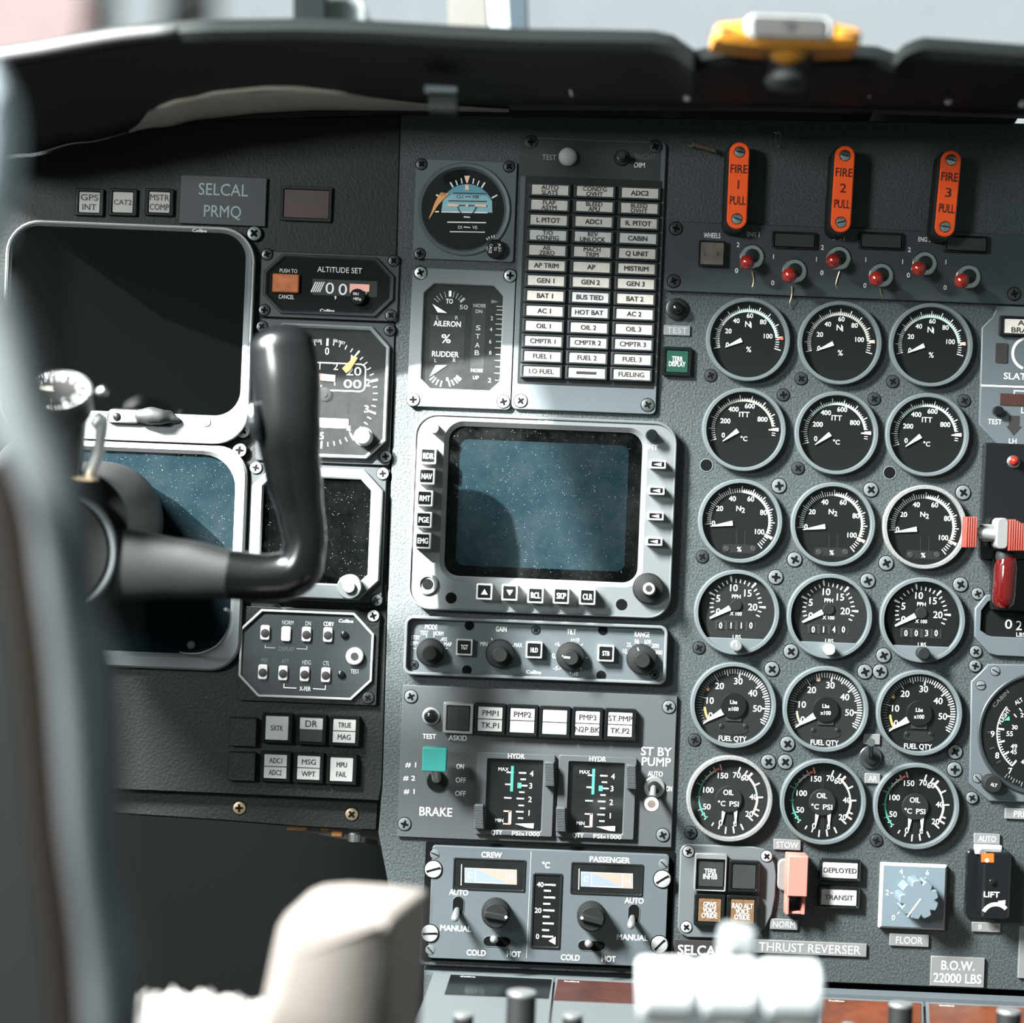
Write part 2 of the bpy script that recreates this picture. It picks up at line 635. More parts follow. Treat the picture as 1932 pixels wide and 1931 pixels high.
        if s.t.root is not None:
            o.parent = parent or s.t.root
            if label:
                o['label'] = label
        else:
            o.location = s.t.loc
            s.t.tag(o)
        return o


def single(name, label, cat, cx, cy, d=0.0, group=None, kind=None):
    return MB(Thing(name, label, cat, cx, cy, d, group, kind, empty=False))


# screws: one mesh of each make, shared by every screw of that make
_screws = {}


def screw(t, px, py, r=13.0, make='grey', d=0.0, rot=None, slot=False, parent=None):
    key = (make, slot)
    if key not in _screws:
        tt = Thing('screw', None, None, CX, CY, empty=False)
        mb = MB(tt)
        mm = {'grey': 'screw_grey', 'pale': 'screw_pale', 'dark': 'screw_dark', 'steel': 'steel', 'brass': 'brass'}[make]
        mb.lathe(CX, CY, [(1.12, 0), (1.12, 0.02)], 'void', 24)  # dark ring paints the countersink's shadow round the head
        mb.lathe(CX, CY, [(1.0, 0), (1.0, 0.12), (0.93, 0.20), (0.55, 0.27)], mm, 24)
        if slot:
            mb.sheet(rr(1.7, 0.24, 0.01, 1), 0.29, 'void')
        else:
            c = [(-0.14, 0.6), (0.14, 0.6), (0.20, 0.20), (0.6, 0.14), (0.6, -0.14), (0.20, -0.20), (0.14, -0.6), (-0.14, -0.6), (-0.20, -0.20), (-0.6, -0.14), (-0.6, 0.14), (-0.20, 0.20)]
            mb.sheet(c, 0.29, 'void')
        o = mb.build('screw')
        _screws[key] = o.data
        bpy.data.objects.remove(o)
    o = bpy.data.objects.new('screw', _screws[key])
    COL.objects.link(o)
    q = t.L(px, py)
    o.parent = parent or t.root
    o.location = (q[0] * S, -d * S, q[1] * S)
    o.scale = (r, r, r)
    o.rotation_euler = (0, random.uniform(-0.9, 0.9) if rot is None else rot, 0)
    return o


def lines(mb, rows, px, py, h, gap, d, m, bold=0.0, w=None):
    k = len(rows)
    for i, r in enumerate(rows):
        off = (i - (k - 1) / 2) * gap
        mb.text(r, px - off * RS, py + off * RC, h, d, m, w=w if isinstance(w, (int, float)) or w is None else w[i], bold=bold)


def push_light(t, px, py, hw, hh, lw, lh, rows=(), lens='lens_white', ink='ink', th=9.0, gap=None, bold=0.0, split=False, d0=0.0, dep=9.0, name='push_light', rim='gloss_black', parent=None, halves=None, fit=None, top=False):
    bold = bold or 0.012
    """A square push light: dark housing with the lettered lens as its own piece."""
    mb = MB(t)
    mb.frame(mb.at(px, py, rr(hw, hh, 3, 3)), mb.at(px, py, rr(lw + 2, lh + 2, 1.5, 3)), d0, d0 + dep, rim, 1.6, ich=1.2)
    h = mb.build(name, parent)
    lb = MB(t)
    ld = d0 + dep - 2.2
    if halves:
        lb.box(px + lh / 4 * RS, py - lh / 4, lw, lh / 2, d0, ld, halves[0], 0.5)
        lb.box(px - lh / 4 * RS, py + lh / 4, lw, lh / 2, d0, ld, halves[1], 0.5)
    else:
        lb.box(px, py, lw, lh, d0, ld, lens, 1.0, 0.6)
    if split:
        lb.sheet(lb.at(px, py, rr(lw, 1.6, 0.1, 1)), ld + 0.35, 'ink')
        offs = [-lh / 4, lh / 4]
        for o_, r in zip(offs, rows):
            if r:
                lb.text(r, px - o_ * RS, py + o_, th, ld + 0.4, ink, bold=bold, w=fit)
    elif rows:
        lines(lb, rows, px, py, th, gap or th * 1.45, ld + 0.4, ink, bold, fit)
    lb.build('lens', h if t.root is not None else None)
    return h


def toggle(t, px, py, tx, ty, reach=46, base_r=20, tip_r=8, tip='steel', nut='steel', d0=0.0, ball=False, shaft='dull_steel'):
    """A bat toggle: nut on the face, lever out to its tip."""
    mb = MB(t)
    mb.lathe(px, py, [(base_r, d0), (base_r, d0 + 4), (base_r * 0.92, d0 + 5.5), (base_r * 0.62, d0 + 5.5)], nut, 24)
    mb.lathe(px, py, [(base_r * 0.6, d0 + 5), (base_r * 0.6, d0 + 11), (base_r * 0.38, d0 + 12)], 'black', 24)
    o = mb.build('toggle_switch')
    lb = MB(t)
    k = (DP - reach) / DP
    fx, fy = tx, ty
    lb.tube([(px, py, d0 + 6, base_r * 0.26), ((px + fx) / 2, (py + fy) / 2, (d0 + reach) / 2, tip_r * 0.62), (fx, fy, reach, tip_r * (0.75 if ball else 1.0))], shaft if ball else nut, 16, 4)
    if ball:
        q = [(tip_r * math.sin(a), reach - tip_r * 0.2 - tip_r * math.cos(a)) for a in [0.25 + 0.24 * i for i in range(13)]]
        n_ = Thing('x', None, None, CX, CY, t.d, empty=False)
        lo = t.L(fx, fy, reach)
        v, f = [], []
        for r_, d_ in q:
            for i in range(28):
                a = 2 * math.pi * i / 28
                v.append((lo[0] + r_ * math.cos(a), -d_, lo[1] + r_ * math.sin(a)))
        for kk in range(len(q) - 1):
            for i in range(28):
                j = (i + 1) % 28
                f.append((kk * 28 + i, kk * 28 + j, (kk + 1) * 28 + j, (kk + 1) * 28 + i))
        f.append(tuple(range((len(q) - 1) * 28, len(q) * 28)))
        lb.add(v, f, tip)
    lb.build('toggle_lever', o)
    return o


def placard(label, px, py, w, h, rows, th, tw=None, m='placard', ink='white', d1=5.0, bold=0.0, gap=None, ch=0.8):
    mb = single('placard', label, 'sign', px, py)
    mb.box(px, py, w, h, 0, d1, m, 1.0, ch)
    lines(mb, rows, px, py, th, gap or th * 1.4, d1 + 0.3, ink, bold, tw)
    return mb.build()

# ================================================================ the setting
def wall_with_sun_opening():
    """Unseen cockpit side wall, its opening shaped to throw the sun patch."""
    t = Thing('wall_left', None, None, CX, CY, kind='structure', empty=False)
    X = -1.2
    hole = []  # unseen opening traced back from the sun patch to shape the light
    for px, py in SUNPATCH:
        x, z = W2(px, py, 0)
        k = (x * S - X) / SUN.x
        hole.append((-SUN.y * k, ZC + z * S - SUN.z * k))
    bm = bmesh.new()
    outer = [(-2.6, 0.0), (0.35, 0.0), (0.35, 3.2), (-2.6, 3.2)]
    ed = []
    for loop in (outer, hole):
        vs = [bm.verts.new((X, y, z)) for y, z in loop]
        for i in range(len(vs)):
            ed.append(bm.edges.new((vs[i], vs[(i + 1) % len(vs)])))
    bmesh.ops.triangle_fill(bm, use_beauty=True, edges=ed)
    me = bpy.data.meshes.new('wall_left')
    bm.to_mesh(me)
    bm.free()
    me.materials.append(M['cabin_wall'])
    o = bpy.data.objects.new('wall_left', me)
    COL.objects.link(o)
    o['kind'] = 'structure'
    so_ = o.modifiers.new('thickness', 'SOLIDIFY')
    so_.thickness = 0.012
    so_.offset = 0


SUNPATCH = [(120, 250), (700, 300), (975, 520), (1010, 680), (1070, 850), (1150, 1105), (1090, 1150), (905, 1165), (776, 1170), (760, 1200), (752, 1300), (716, 1330), (704, 1160), (420, 1165), (120, 1120)]
wall_with_sun_opening()


def slab(name, x0, x1, y0, y1, z0, z1, m):
    bm = bmesh.new()
    bmesh.ops.create_cube(bm, size=1)
    for v in bm.verts:
        v.co = Vector(((x0 + x1) / 2 + v.co.x * (x1 - x0), (y0 + y1) / 2 + v.co.y * (y1 - y0), (z0 + z1) / 2 + v.co.z * (z1 - z0)))
    me = bpy.data.meshes.new(name)
    bm.to_mesh(me)
    bm.free()
    me.materials.append(M[m])
    o = bpy.data.objects.new(name, me)
    COL.objects.link(o)
    o['kind'] = 'structure'
    return o


slab('floor', -1.19, 1.3, -2.4, 0.42, -0.02, 0.0, 'void')
slab('wall_front', -1.19, 1.3, 0.40, 0.42, 0.0, ZC + 0.24, 'void')

# windscreen posts, panes and what lies outside
for nm, pts, m in (('trim_1', ((553, -60), (615, -60), (615, 60), (553, 60)), 'gloss_black'),
                   ('trim_2', ((845, -60), (915, -60), (925, 80), (846, 80)), 'post_beige'),
                   ('trim_3', ((916, -60), (958, -60), (966, 80), (926, 80)), 'post_white'),
                   ('trim_4', ((959, -60), (993, -60), (998, 80), (967, 80)), 'post_teal')):
    mb = single(nm, None, None, 900, 40, -600, kind='structure')
    q = [W2(px, py, -600) for px, py in pts]
    mb.prism([(a[0] - mb.t.o[0], a[1] - mb.t.o[1]) for a in q], -700 if nm != 'trim_1' else -640, -600 if nm != 'trim_4' else -585, m, 4)
    o = mb.build()
mb = single('window_wiper_motor', 'grey chamfered metal housing behind the windscreen beside the black post', 'wiper motor', 650, 20, -700)
q = [W2(px, py, -700) for px, py in ((612, -60), (668, -60), (690, 12), (690, 70), (612, 70))]
mb.prism([(a[0] - mb.t.o[0], a[1] - mb.t.o[1]) for a in q], -860, -700, 'post_white', 6)
mb.build('wiper_motor_housing')
for nm, x0, x1 in (('window_1', -200, 880), ('window_2', 985, 2200)):
    mb = single(nm, None, None, (x0 + x1) / 2, 30, -680, kind='structure')
    q = [W2(px, py, -650) for px, py in ((x0, -250), (x1, -250), (x1, 150), (x0, 150))]
    mb.prism([(a[0] - mb.t.o[0], a[1] - mb.t.o[1]) for a in q], -656, -650, 'windscreen_glass')
    mb.build()
slab('exterior_ground', -12, 12, 1.2, 30, -1.6, -1.5, 'apron')


def outside(name, label, cat, px0, px1, dist, m, h0=-1.5, h1=9.0, thick=0.6):
    """A block standing on the apron, seen between two picture columns at the top edge."""
    a, b = W2(px0, 0, -dist / S)[0] * S, W2(px1, 0, -dist / S)[0] * S
    o = slab(name, a, b, dist, dist + thick, h0, h1, m)
    del o['kind']
    o['label'], o['category'] = label, cat
    return o


outside('hangar_door', 'pink hangar door outside, blurred beyond the windscreen corner', 'door', -700, 160, 7.0, 'hangar_pink')
outside('hangar_column', 'pale blurred column outside the windscreen, next to the pink door', 'column', 308, 372, 7.6, 'hangar_white')

# ================================================================ instrument panels
ip = Thing('instrument_panel', 'dark grey hammered metal main instrument panel carrying the engine gauges', 'instrument panel', 1300, 1050)
mb = MB(ip)
mb.prism([mb.C(*p) for p in ((757, 215), (722, 1480), (714, 1572), (745, 1735), (792, 1822), (1990, 1873), (2010, 234))], -14, 0, 'panel', 2.0)
mb.build('panel_sheet')
GS = [(1341, 709), (1511.6, 715), (1477.8, 745.5), (1649.4, 753.3), (1505.7, 884), (1469.7, 917.3), (1643, 924.4), (1325, 1051), (1499.2, 1056.3),
      (1672, 1063), (1463.4, 1089.4), (1637.2, 1096.3), (1319, 1223), (1492.3, 1229.6), (1667, 1237.2), (1456.3, 1263), (1817, 930), (1812, 1103.4),
      (1684.3, 720.4), (1819, 756.6), (1631.8, 1268), (1660.5, 1267.5), (1310.5, 1397), (1485.7, 1404), (1449.7, 1438), (1481.4, 1438),
      (1303.2, 1571.5), (1653.5, 1586.5), (1800.8, 1452.4), (1801.8, 1419)]
for i, (x, y) in enumerate(GS):
    make = 'grey' if y > 900 and (x, y) not in ((1325, 1051), (1319, 1223), (1303.2, 1571.5), (1653.5, 1586.5), (1310.5, 1397)) else 'dark'
    screw(ip, x, y, 13.6 if make == 'grey' else 11.5, make)
for x, y in ((1332.9, 878.3), (1678.7, 892.4)):
    mb = MB(ip)
    mb.frame(mb.at(x, y, circ(13, 28)), mb.at(x, y, circ(11, 28)), 0, 1.0, 'gauge_rim', 0.3)
    mb.sheet(mb.at(x, y, circ(11.2, 28)), 0.3, 'void')
    mb.build('open_screw_hole')

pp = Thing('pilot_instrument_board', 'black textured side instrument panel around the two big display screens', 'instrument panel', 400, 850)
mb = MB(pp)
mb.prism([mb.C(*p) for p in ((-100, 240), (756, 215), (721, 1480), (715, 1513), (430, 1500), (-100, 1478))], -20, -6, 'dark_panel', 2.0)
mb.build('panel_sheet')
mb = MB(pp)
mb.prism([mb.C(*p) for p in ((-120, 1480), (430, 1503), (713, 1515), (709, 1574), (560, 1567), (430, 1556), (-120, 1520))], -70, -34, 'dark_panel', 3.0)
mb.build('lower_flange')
for x, y in ((447, 1530), (661, 1542)):
    screw(pp, x, y, 12.5, 'brass', -34)
mb = MB(pp)
mb.lathe3((669, 1588, -40), (0, 0, 1), [(9, 0), (13, 0.5), (13, 14), (10, 17)], 'steel')
mb.build('fastener')

# a warm lit wiring bracket under the flange
mb = single('wiring_bracket', 'brown metal bracket with wiring lugs under the dark flange', 'bracket', 620, 1590)
mb.prism([mb.t.L(*p) for p in ((500, 1566), (712, 1600), (712, 1612), (600, 1592))], -240, -90, 'lens_brown', 1)
for x, y, w_ in ((550, 1576, 38), (604, 1578, 14), (628, 1588, 20)):
    mb.box(x, y, w_, 9, -92, -84, 'orange', 1.5, 1)
mb.build()

# ---------------------------------------------------------------- glareshield
def lerp(tab, x):
    for (a, b), (c, e) in zip(tab, tab[1:]):
        if x <= c:
            u = max(0.0, min(1.0, (x - a) / (c - a)))
            u = u * u * (3 - 2 * u) if abs(e - b) > 12 else u
            return b + (e - b) * u
    return tab[-1][1]


gs = Thing('glareshield', 'black padded glareshield hood overhanging the top of the instrument panel', 'glareshield', 966, 150, 500)
YB = [(-200, 330), (50, 290), (150, 268), (300, 237), (390, 220), (480, 209), (600, 203), (800, 205), (1000, 208), (1330, 210), (2200, 228)]


def coaming(x0, x1, top, name, dlip=488, drop0=0, drop1=0):
    mb = MB(gs)
    n = max(8, int((x1 - x0) / 18))
    rows = []
    for i in range(n + 1):
        x = x0 + (x1 - x0) * i / n
        yt, yb = lerp(top, x), lerp(YB, x)
        sec = [(yb, 1), (yb - 6, 60), (yb - 0.30 * (yb - yt - 60), 300), (yt + 58, dlip - 30), (yt + 40, dlip + 8), (yt + 22, dlip + 18), (yt + 8, dlip + 10), (yt + 1, dlip - 8), (yt, dlip - 30)]
        pts = []
        for py, d in sec:
            q = gs.L(x, py, d)
            pts.append((q[0], -d, q[1]))
        last = pts[-1]
        for d in (300, 0, -560):
            pts.append((last[0] * 1.0 + (gs.L(x, yt, d)[0] - gs.L(x, yt, dlip)[0]) * 0.5, -d, last[2] - 6 - (dlip - d) * 0.012))
        rows.append(pts)
    k = len(rows[0])
    v = [p for r in rows for p in r]
    f = [(i * k + j, i * k + j + 1, (i + 1) * k + j + 1, (i + 1) * k + j) for i in range(n) for j in range(k - 1)]
    f += [tuple(range(9)), tuple(range(n * k, n * k + 9))]
    mb.add(v, f, 'hood_black')
    return mb.build(name)


coaming(-90, 1308, [(-200, 108), (0, 88), (80, 76), (150, 62), (230, 49), (300, 41), (400, 36), (560, 34), (700, 38), (850, 47), (1000, 54), (1150, 56), (1235, 58), (1270, 66), (1308, 92)], 'coaming_pad')
coaming(1300, 1692, [(1300, 96), (1340, 88), (1385, 80), (1430, 79), (1600, 84), (1655, 87), (1692, 100)], 'coaming_pad', 460)
coaming(1686, 1990, [(1686, 104), (1712, 80), (1740, 70), (1800, 74), (1932, 84), (2200, 108)], 'coaming_pad')
# paler liner strip showing under the hood
mb = MB(gs)
up = [(245, 243), (290, 199), (345, 184), (420, 169), (500, 161), (560, 161), (640, 170), (700, 180), (780, 190), (850, 196), (960, 203)]
v, f = [], []
TOPL = [(-200, 108), (0, 88), (80, 76), (150, 62), (230, 49), (300, 41), (400, 36), (560, 34), (700, 38), (850, 47), (1000, 54)]
for i in range(41):
    x = 243 + (960 - 243) * i / 40
    yu, yb_, yt_ = lerp(up, x), lerp(YB, x), lerp(TOPL, x)
    und = [(yb_, 1), (yb_ - 6, 60), (yb_ - 0.30 * (yb_ - yt_ - 60), 300), (yt_ + 58, 458)]
    dmax = 20
    for (y0, d0), (y1, d1) in zip(und, und[1:]):
        if y1 <= yu <= y0:
            dmax = d0 + (d1 - d0) * (y0 - yu) / max(0.1, y0 - y1)
    for k in range(6):
        d = 3 + (max(12, dmax) - 3) * k / 5
        for (y0, d0), (y1, d1) in zip(und, und[1:]):
            if d0 <= d <= d1:
                yy = y0 + (y1 - y0) * (d - d0) / (d1 - d0)
        q = gs.L(x, yy + 3.5, d)
        v.append((q[0], -d, q[1]))
for i in range(40):
    for j in range(5):
        f.append((6 * i + j, 6 * i + j + 1, 6 * i + j + 7, 6 * i + j + 6))
mb.add(v, f, 'liner')
o = mb.build('liner_strip', label='brown grey felt liner under the hood')
sm = o.modifiers.new('thickness', 'SOLIDIFY')
sm.thickness = 0.001
sm.offset = 0
mb = MB(gs)  # added roll, puts the lip's highlight into colour and shape
mb.tube([(-160, 122, 505, 15), (-60, 112, 508, 15), (0, 106, 508, 15), (80, 94, 508, 15), (150, 81, 508, 15), (230, 68, 508, 14), (300, 61, 506, 13), (326, 59, 500, 12)], 'lip_highlight_roll', 18, 5, round_ends=True)
mb.build('lip_highlight_roll', label='added grey roll standing for the highlight along the lip')
# little fittings along the hood
mb = MB(gs)
mb.box(828, 143, 56, 12, 380, 400, 'screw_grey', 3, 2)
mb.box(832, 165, 50, 34, 360, 392, 'hub_black', 4, 2)
mb.build('clip')
for x, y in ((1052, 168), (1180, 168)):
    mb = MB(gs)
    mb.lathe3((x, y, 300), (0.3, -0.6, 0.5), [(7, 0), (7, 12), (10, 14), (9, 22), (5, 26)], 'steel', 20)
    mb.build('hinge_pin')
for x, y in ((1436, 134), (1625, 172), (1640, 178), (1788, 192), (1928, 198), (1296, 186)):
    mb = MB(gs)
    mb.lathe3((x, y, 330), (0, -1, 0.4), [(6, 0), (6, 5), (4, 8)], 'dull_steel', 16)
    mb.build('rivet')
mb = MB(gs)
mb.tube([(1072, 155, 330, 1.6), (1075, 168, 325, 1.8), (1079, 181, 318, 1.6)], 'steel', 8, 3)
mb.build('cotter_pin')

# yellow handle on its ball mount
t = Thing('pull_lever', 'mustard yellow pull handle with a grey label, on a ball mount above the glareshield', 'handle', 1488, 70, 600)
mb = MB(t)
q = [t.L(*p, 600) for p in ((1351, 48), (1358, 41), (1420, 35), (1490, 34), (1550, 36), (1618, 50), (1627, 58), (1624, 84), (1560, 87), (1440, 84), (1360, 74), (1351, 68))]
mb.prism(q, 500, 600, 'yellow', 12)
mb.build('grip')
mb = MB(t)
mb.box(1488, 52, 138, 36, 598, 604, 'screw_pale', 14, 2, n=5)
mb.box(1488, 53, 118, 32, 602, 607, 'handle_grey', 9, 1, n=5)
mb.cyl(1487, 48, 9, 606, 609, 'ink')
mb.build('label_plate', label='grey label plate with a dark centre dot')
for x, y in ((1369, 55), (1603, 63)):
    mb = MB(t)
    mb.box(x, y, 22, 5, 599, 601.5, 'ink', 2)
    mb.build('dark_mark')
mb = MB(t)
mb.lathe3((1488, 84, 540), (0, 0, -1), [(36, -6), (35, 6), (32, 16), (25, 26), (14, 33), (4, 36)], 'yellow')
mb.build('ball')
mb = MB(t)
mb.lathe3((1488, 104, 520), (0, 0, -1), [(26, -30), (40, -14), (42, 0), (36, 8), (30, 22), (34, 36), (38, 44), (30, 54), (12, 60)], 'soft_black')
mb.build('socket')

# ================================================================ engine gauges
def gauge_base(label, x, y, r, group, dial='dial_black', rim='gauge_rim'):
    t = Thing('engine_gauge', label, 'gauge', x, y, 0, group)
    mb = MB(t)
    mb.lathe(x, y, [(r, 0), (r, 14.5), (r - 1.6, 16.5), (r - 7.0, 16.5), (r - 7.8, 15.0), (r - 8.2, 1.6), (r - 8.3, 1.5)], rim, 72)
    mb.f.pop()
    mb.fm.pop()
    mb.build('bezel')
    db = MB(t)
    db.cyl(x, y, r - 7.5, 0, 2.0, dial, n=64)
    return t, db


def needle(t, tip, base, hw, d, name='pointer', m='white', htip=0.5):
    mb = MB(t)
    a, b = Vector(t.L(*tip)), Vector(t.L(*base))
    u = (a - b).normalized()
    nn = Vector((-u.y, u.x))
    mb.prism([tuple(b - nn * hw), tuple(b + nn * hw), tuple(a + nn * htip), tuple(a - nn * htip)], d, d + 1.2, m)
    return mb.build(name)


def cover(t, x, y, r, d=13.0, m='glass'):
    mb = MB(t)
    mb.sheet(mb.at(x, y, circ(r, 48)), d, m)
    return mb.build('glass')


def interp(tab, v):
    for (a, b), (c, e) in zip(tab, tab[1:]):
        if v <= c:
            return b + (e - b) * (v - a) / (c - a)
    return tab[-1][1]


WHICH = ['under the FIRE 1 handle', 'under the FIRE 2 handle', 'under the FIRE 3 handle']
DM = 2.4
A1 = list(zip(range(0, 111, 10), (-104, -87, -70, -52.4, -34.6, -15.3, 3.5, 22, 41.7, 63.4, 85, 107.5)[:12]))
for i, (x, y) in enumerate(((1410, 642), (1582.5, 648.5), (1754, 652.5))):
    t, db = gauge_base('round black N1 percent gauge, topmost gauge row, ' + WHICH[i], x, y, 79, 'N1 gauges')
    for v in range(0, 111, 2):
        a = interp(A1, v)
        big = v % 10 == 0
        db.tick(x, y, a, 53, 65.5 if big else 60, 1.6 if big else 1.25, DM, 'white')
    db.arc(x, y, 52.5, 57, interp(A1, 26), interp(A1, 44), DM - 0.15, 'olive' if i == 1 else 'ivory')
    db.arc(x, y, 52.5, 57.5, interp(A1, 44), interp(A1, 100), DM - 0.15, 'olive' if i == 1 else 'pale_green', 40)
    for s_, dx, dy in (('20', -36, -17), ('40', -21, -36.4), ('60', 4.7, -46), ('80', 29.5, -34), ('100', 39, -7.3), ('0', -38, 9)):
        db.text(s_, x + dx, y + dy, 8.6, DM, 'white', bold=0.012)
    db.text('N', x + 0.6, y - 30, 10.5, DM, 'white', bold=0.01)
    db.tick(x + 6.7, y - 27.6, 0, -5, 5, 1.6, DM, 'white')
    db.text('%', x + 2.4, y + 17.7, 10, DM, 'white')
    db.build('dial')
    needle(t, (x - 42.5, y + 13.8), (x - 11.4, y), 4.3, 4.2)
    mb = MB(t)
    mb.tick(x, y, 87.5, 56, 67, 2.5, 5, 'pink' if i else 'red_mark', 6.5)
    mb.build('limit_mark')
    cover(t, x, y, 71)

A2 = list(zip(range(0, 1001, 100), (-108, -87, -67, -47.3, -26.3, -5.7, 15.3, 38.9, 63.6, 87.5, 109)))
for i, (x, y) in enumerate(((1402.4, 811.5), (1576.6, 818), (1747, 821.5))):
    t, db = gauge_base('round black ITT temperature gauge, second gauge row, ' + WHICH[i], x, y, 78.7, 'ITT gauges')
    for v in range(0, 961, 20):
        a = interp(A2, v)
        big = v % 100 == 0
        db.tick(x, y, a, 54, 66 if big else 60.5, 1.6 if big else 1.25, DM, 'white')
    db.arc(x, y, 53.5, 58, interp(A2, 270), interp(A2, 880), DM - 0.15, ('olive', 'pale_green', 'pale_green')[i], 40)
    for s_, dx, dy in (('200', -34, -17), ('400', -18.7, -39), ('600', 12, -45), ('800', 36, -20), ('0', -38, 10)):
        db.text(s_, x + dx, y + dy, 8.8, DM, 'white', bold=0.012)
    db.text('ITT', x + 1.6, y - 29, 9.6, DM, 'white', w=19, bold=0.008)
    db.text('°C', x + 1, y + 16.7, 8.5, DM, 'white', bold=0.01)
    db.build('dial')
    needle(t, (x - 39.5, y + 21.5), (x - 11, y + 1.4), 4.4, 4.2)
    mb = MB(t)
    mb.tick(x, y, 90, 47, 66, 2, 5, 'pink', 6.5)
    mb.build('limit_mark')
    cover(t, x, y, 71)

A3 = list(zip(range(0, 111, 10), (-95, -76.6, -57, -37.3, -17.6, 4.2, 25, 47, 70, 93, 117, 141)))
for i, (x, y) in enumerate(((1395.5, 983.7), (1569.8, 990), (1742.4, 995))):
    t, db = gauge_base('round black N2 percent gauge, third gauge row, ' + WHICH[i], x, y, 79.3, 'N2 gauges', rim='worn_rim' if i == 2 else 'gauge_rim')
    for v in range(0, 111, 2):
        a = interp(A3, v)
        big = v % 10 == 0
        db.tick(x, y, a, 54, 66 if big else 62, 1.7 if big else 1.4, DM, 'white')
    db.arc(x, y, 54, 58.5, interp(A3, 51), interp(A3, 66), DM - 0.15, 'ivory')
    db.arc(x, y, 54, 58.5, interp(A3, 66), interp(A3, 99), DM - 0.15, 'pale_green' if i == 2 else 'olive', 30)
    for s_, dx, dy in (('20', -38, -24), ('40', -14, -42.5), ('60', 20.7, -42), ('80', 44.7, -16.3), ('100', 37.4, 20), ('0', -49.6, 4)):
        db.text(s_, x + dx, y + dy, 9.2, DM, 'white', bold=0.01)
    db.text('N', x - 2, y - 24, 9.5, DM, 'white', bold=0.01)
    db.text('2', x + 6.5, y - 20.5, 9, DM, 'white', bold=0.01)
    db.text('%', x - 1, y + 53, 8.5, DM, 'white', bold=0.01)
    for a_, b_ in (((-6, 18), (-6.5, 46)), ((10, 18), (9.5, 46))):
        db.line((x + a_[0], y + a_[1]), (x + b_[0], y + b_[1]), 0.9, DM, 'ink')
    db.build('dial')
    mb = MB(t)
    mb.box(x - 1, y + 52, 66, 16, 1.5, 3.0 - 0.8, 'dial_grey', 5)
    for dx in (-25, 25):
        mb.cyl(x + dx, y + 52, 5.5, 2, 3.4, 'ink', 0.5, 16)
    mb.build('retaining_plate')
    needle(t, (x - 55.5, y + 9.6), (x - 13.8, y + 3.7), 4.6, 4.2)
    mb = MB(t)
    mb.tick(x, y, 118.5, 52, 69, 2, 5, 'peach', 6)
    mb.build('limit_mark')
    cover(t, x, y, 71)

A4 = list(zip((0, 5, 10, 15, 20, 22), (-116, -64.7, -10.2, 42.2, 94.5, 116)))
CNT = ('0110', '0140', '0030')
KN = ('dull_steel', 'white', 'rubber')
for i, (x, y) in enumerate(((1388.8, 1155.5), (1563.3, 1163), (1738, 1170))):
    t, db = gauge_base('round PPH fuel flow gauge with counter reading %s and a %s knob' % (CNT[i], ('grey', 'white', 'black')[i]), x, y, 80.3, 'fuel flow gauges', 'dial_grey' if i < 2 else 'dial_black')
    hx, hy = x - 0.5, y - 13.5
    for v in range(0, 23):
        a = interp(A4, v)
        big = v % 5 == 0 and v
        db.tick(hx, hy, a, 42.5 if not big else 44, 56 if big else 49.5, 2.0 if not big else 2.4, DM, 'white', 2.0 if not big else 4.2)
    for s_, dx, dy in (('5', -34, -26), ('10', -4.3, -46), ('15', 22, -36), ('20', 31, -9.6), ('0', -34, -0.8)):
        db.text(s_, x + dx, y + dy, 12.5, DM, 'white', bold=0.008)
    db.text('PPH', x, y - 29.7, 7, DM, 'white', w=16, bold=0.01)
    db.text('X 100', x - 0.6, y + 2.8, 6.5, DM, 'white', w=22, bold=0.01)
    db.text('LBS', x + 1, y + 46.5, 7, DM, 'white', w=15)
    db.build('dial')
    mb = MB(t)
    mb.box(x - 1, y + 25, 77, 16.5, 1.6, 2.6, 'ink', 1)
    for j, c in enumerate(CNT[i]):
        cx_ = x + (-29.5, -10, 9.5, 27.5)[j]
        mb.box(cx_, y + 25, 14, 15, 2, 3.0, 'black', 1)
        mb.text(c, cx_, y + 25, 11, 3.4, 'white', w=5.5 if c != '1' else None, bold=0.01)
    mb.build('counter')
    mb = MB(t)
    mb.cyl(hx, hy, 11, 2, 5.5, 'dial_grey', 1, 28)
    mb.build('hub')
    needle(t, (x - 50, y + 11), (x - 12, y - 8.5), 4.8, 4.0, htip=1.6)
    mb = MB(t)
    seg = []
    for a in [(-50 + 100 * k_ / 24) for k_ in range(25)]:
        ra = math.radians(180 + a)
        seg.append((76 * math.sin(ra), 76 * math.cos(ra)))
    mb.prism(mb.at(x, y, seg), 1.5, 15, 'gauge_rim', 1.0)
    mb.build('lower_plate')
    mb = MB(t)
    mb.lathe(x - 3, y + 61, [(9.5, 14), (10.5, 28), (10.5, 35), (8.5, 37)] if i < 2 else [(11, 14), (12, 32), (12, 38), (10, 40)], KN[i], 28)
    if i == 0:
        mb.line((x - 4, y + 53), (x - 3.5, y + 63), 1.4, 37.3, 'white')
    mb.build('reset_knob')
    mb = MB(t)
    mb.sheet(mb.at(x, y - 6, circ(66, 40)), 10, 'glass')
    mb.build('glass')

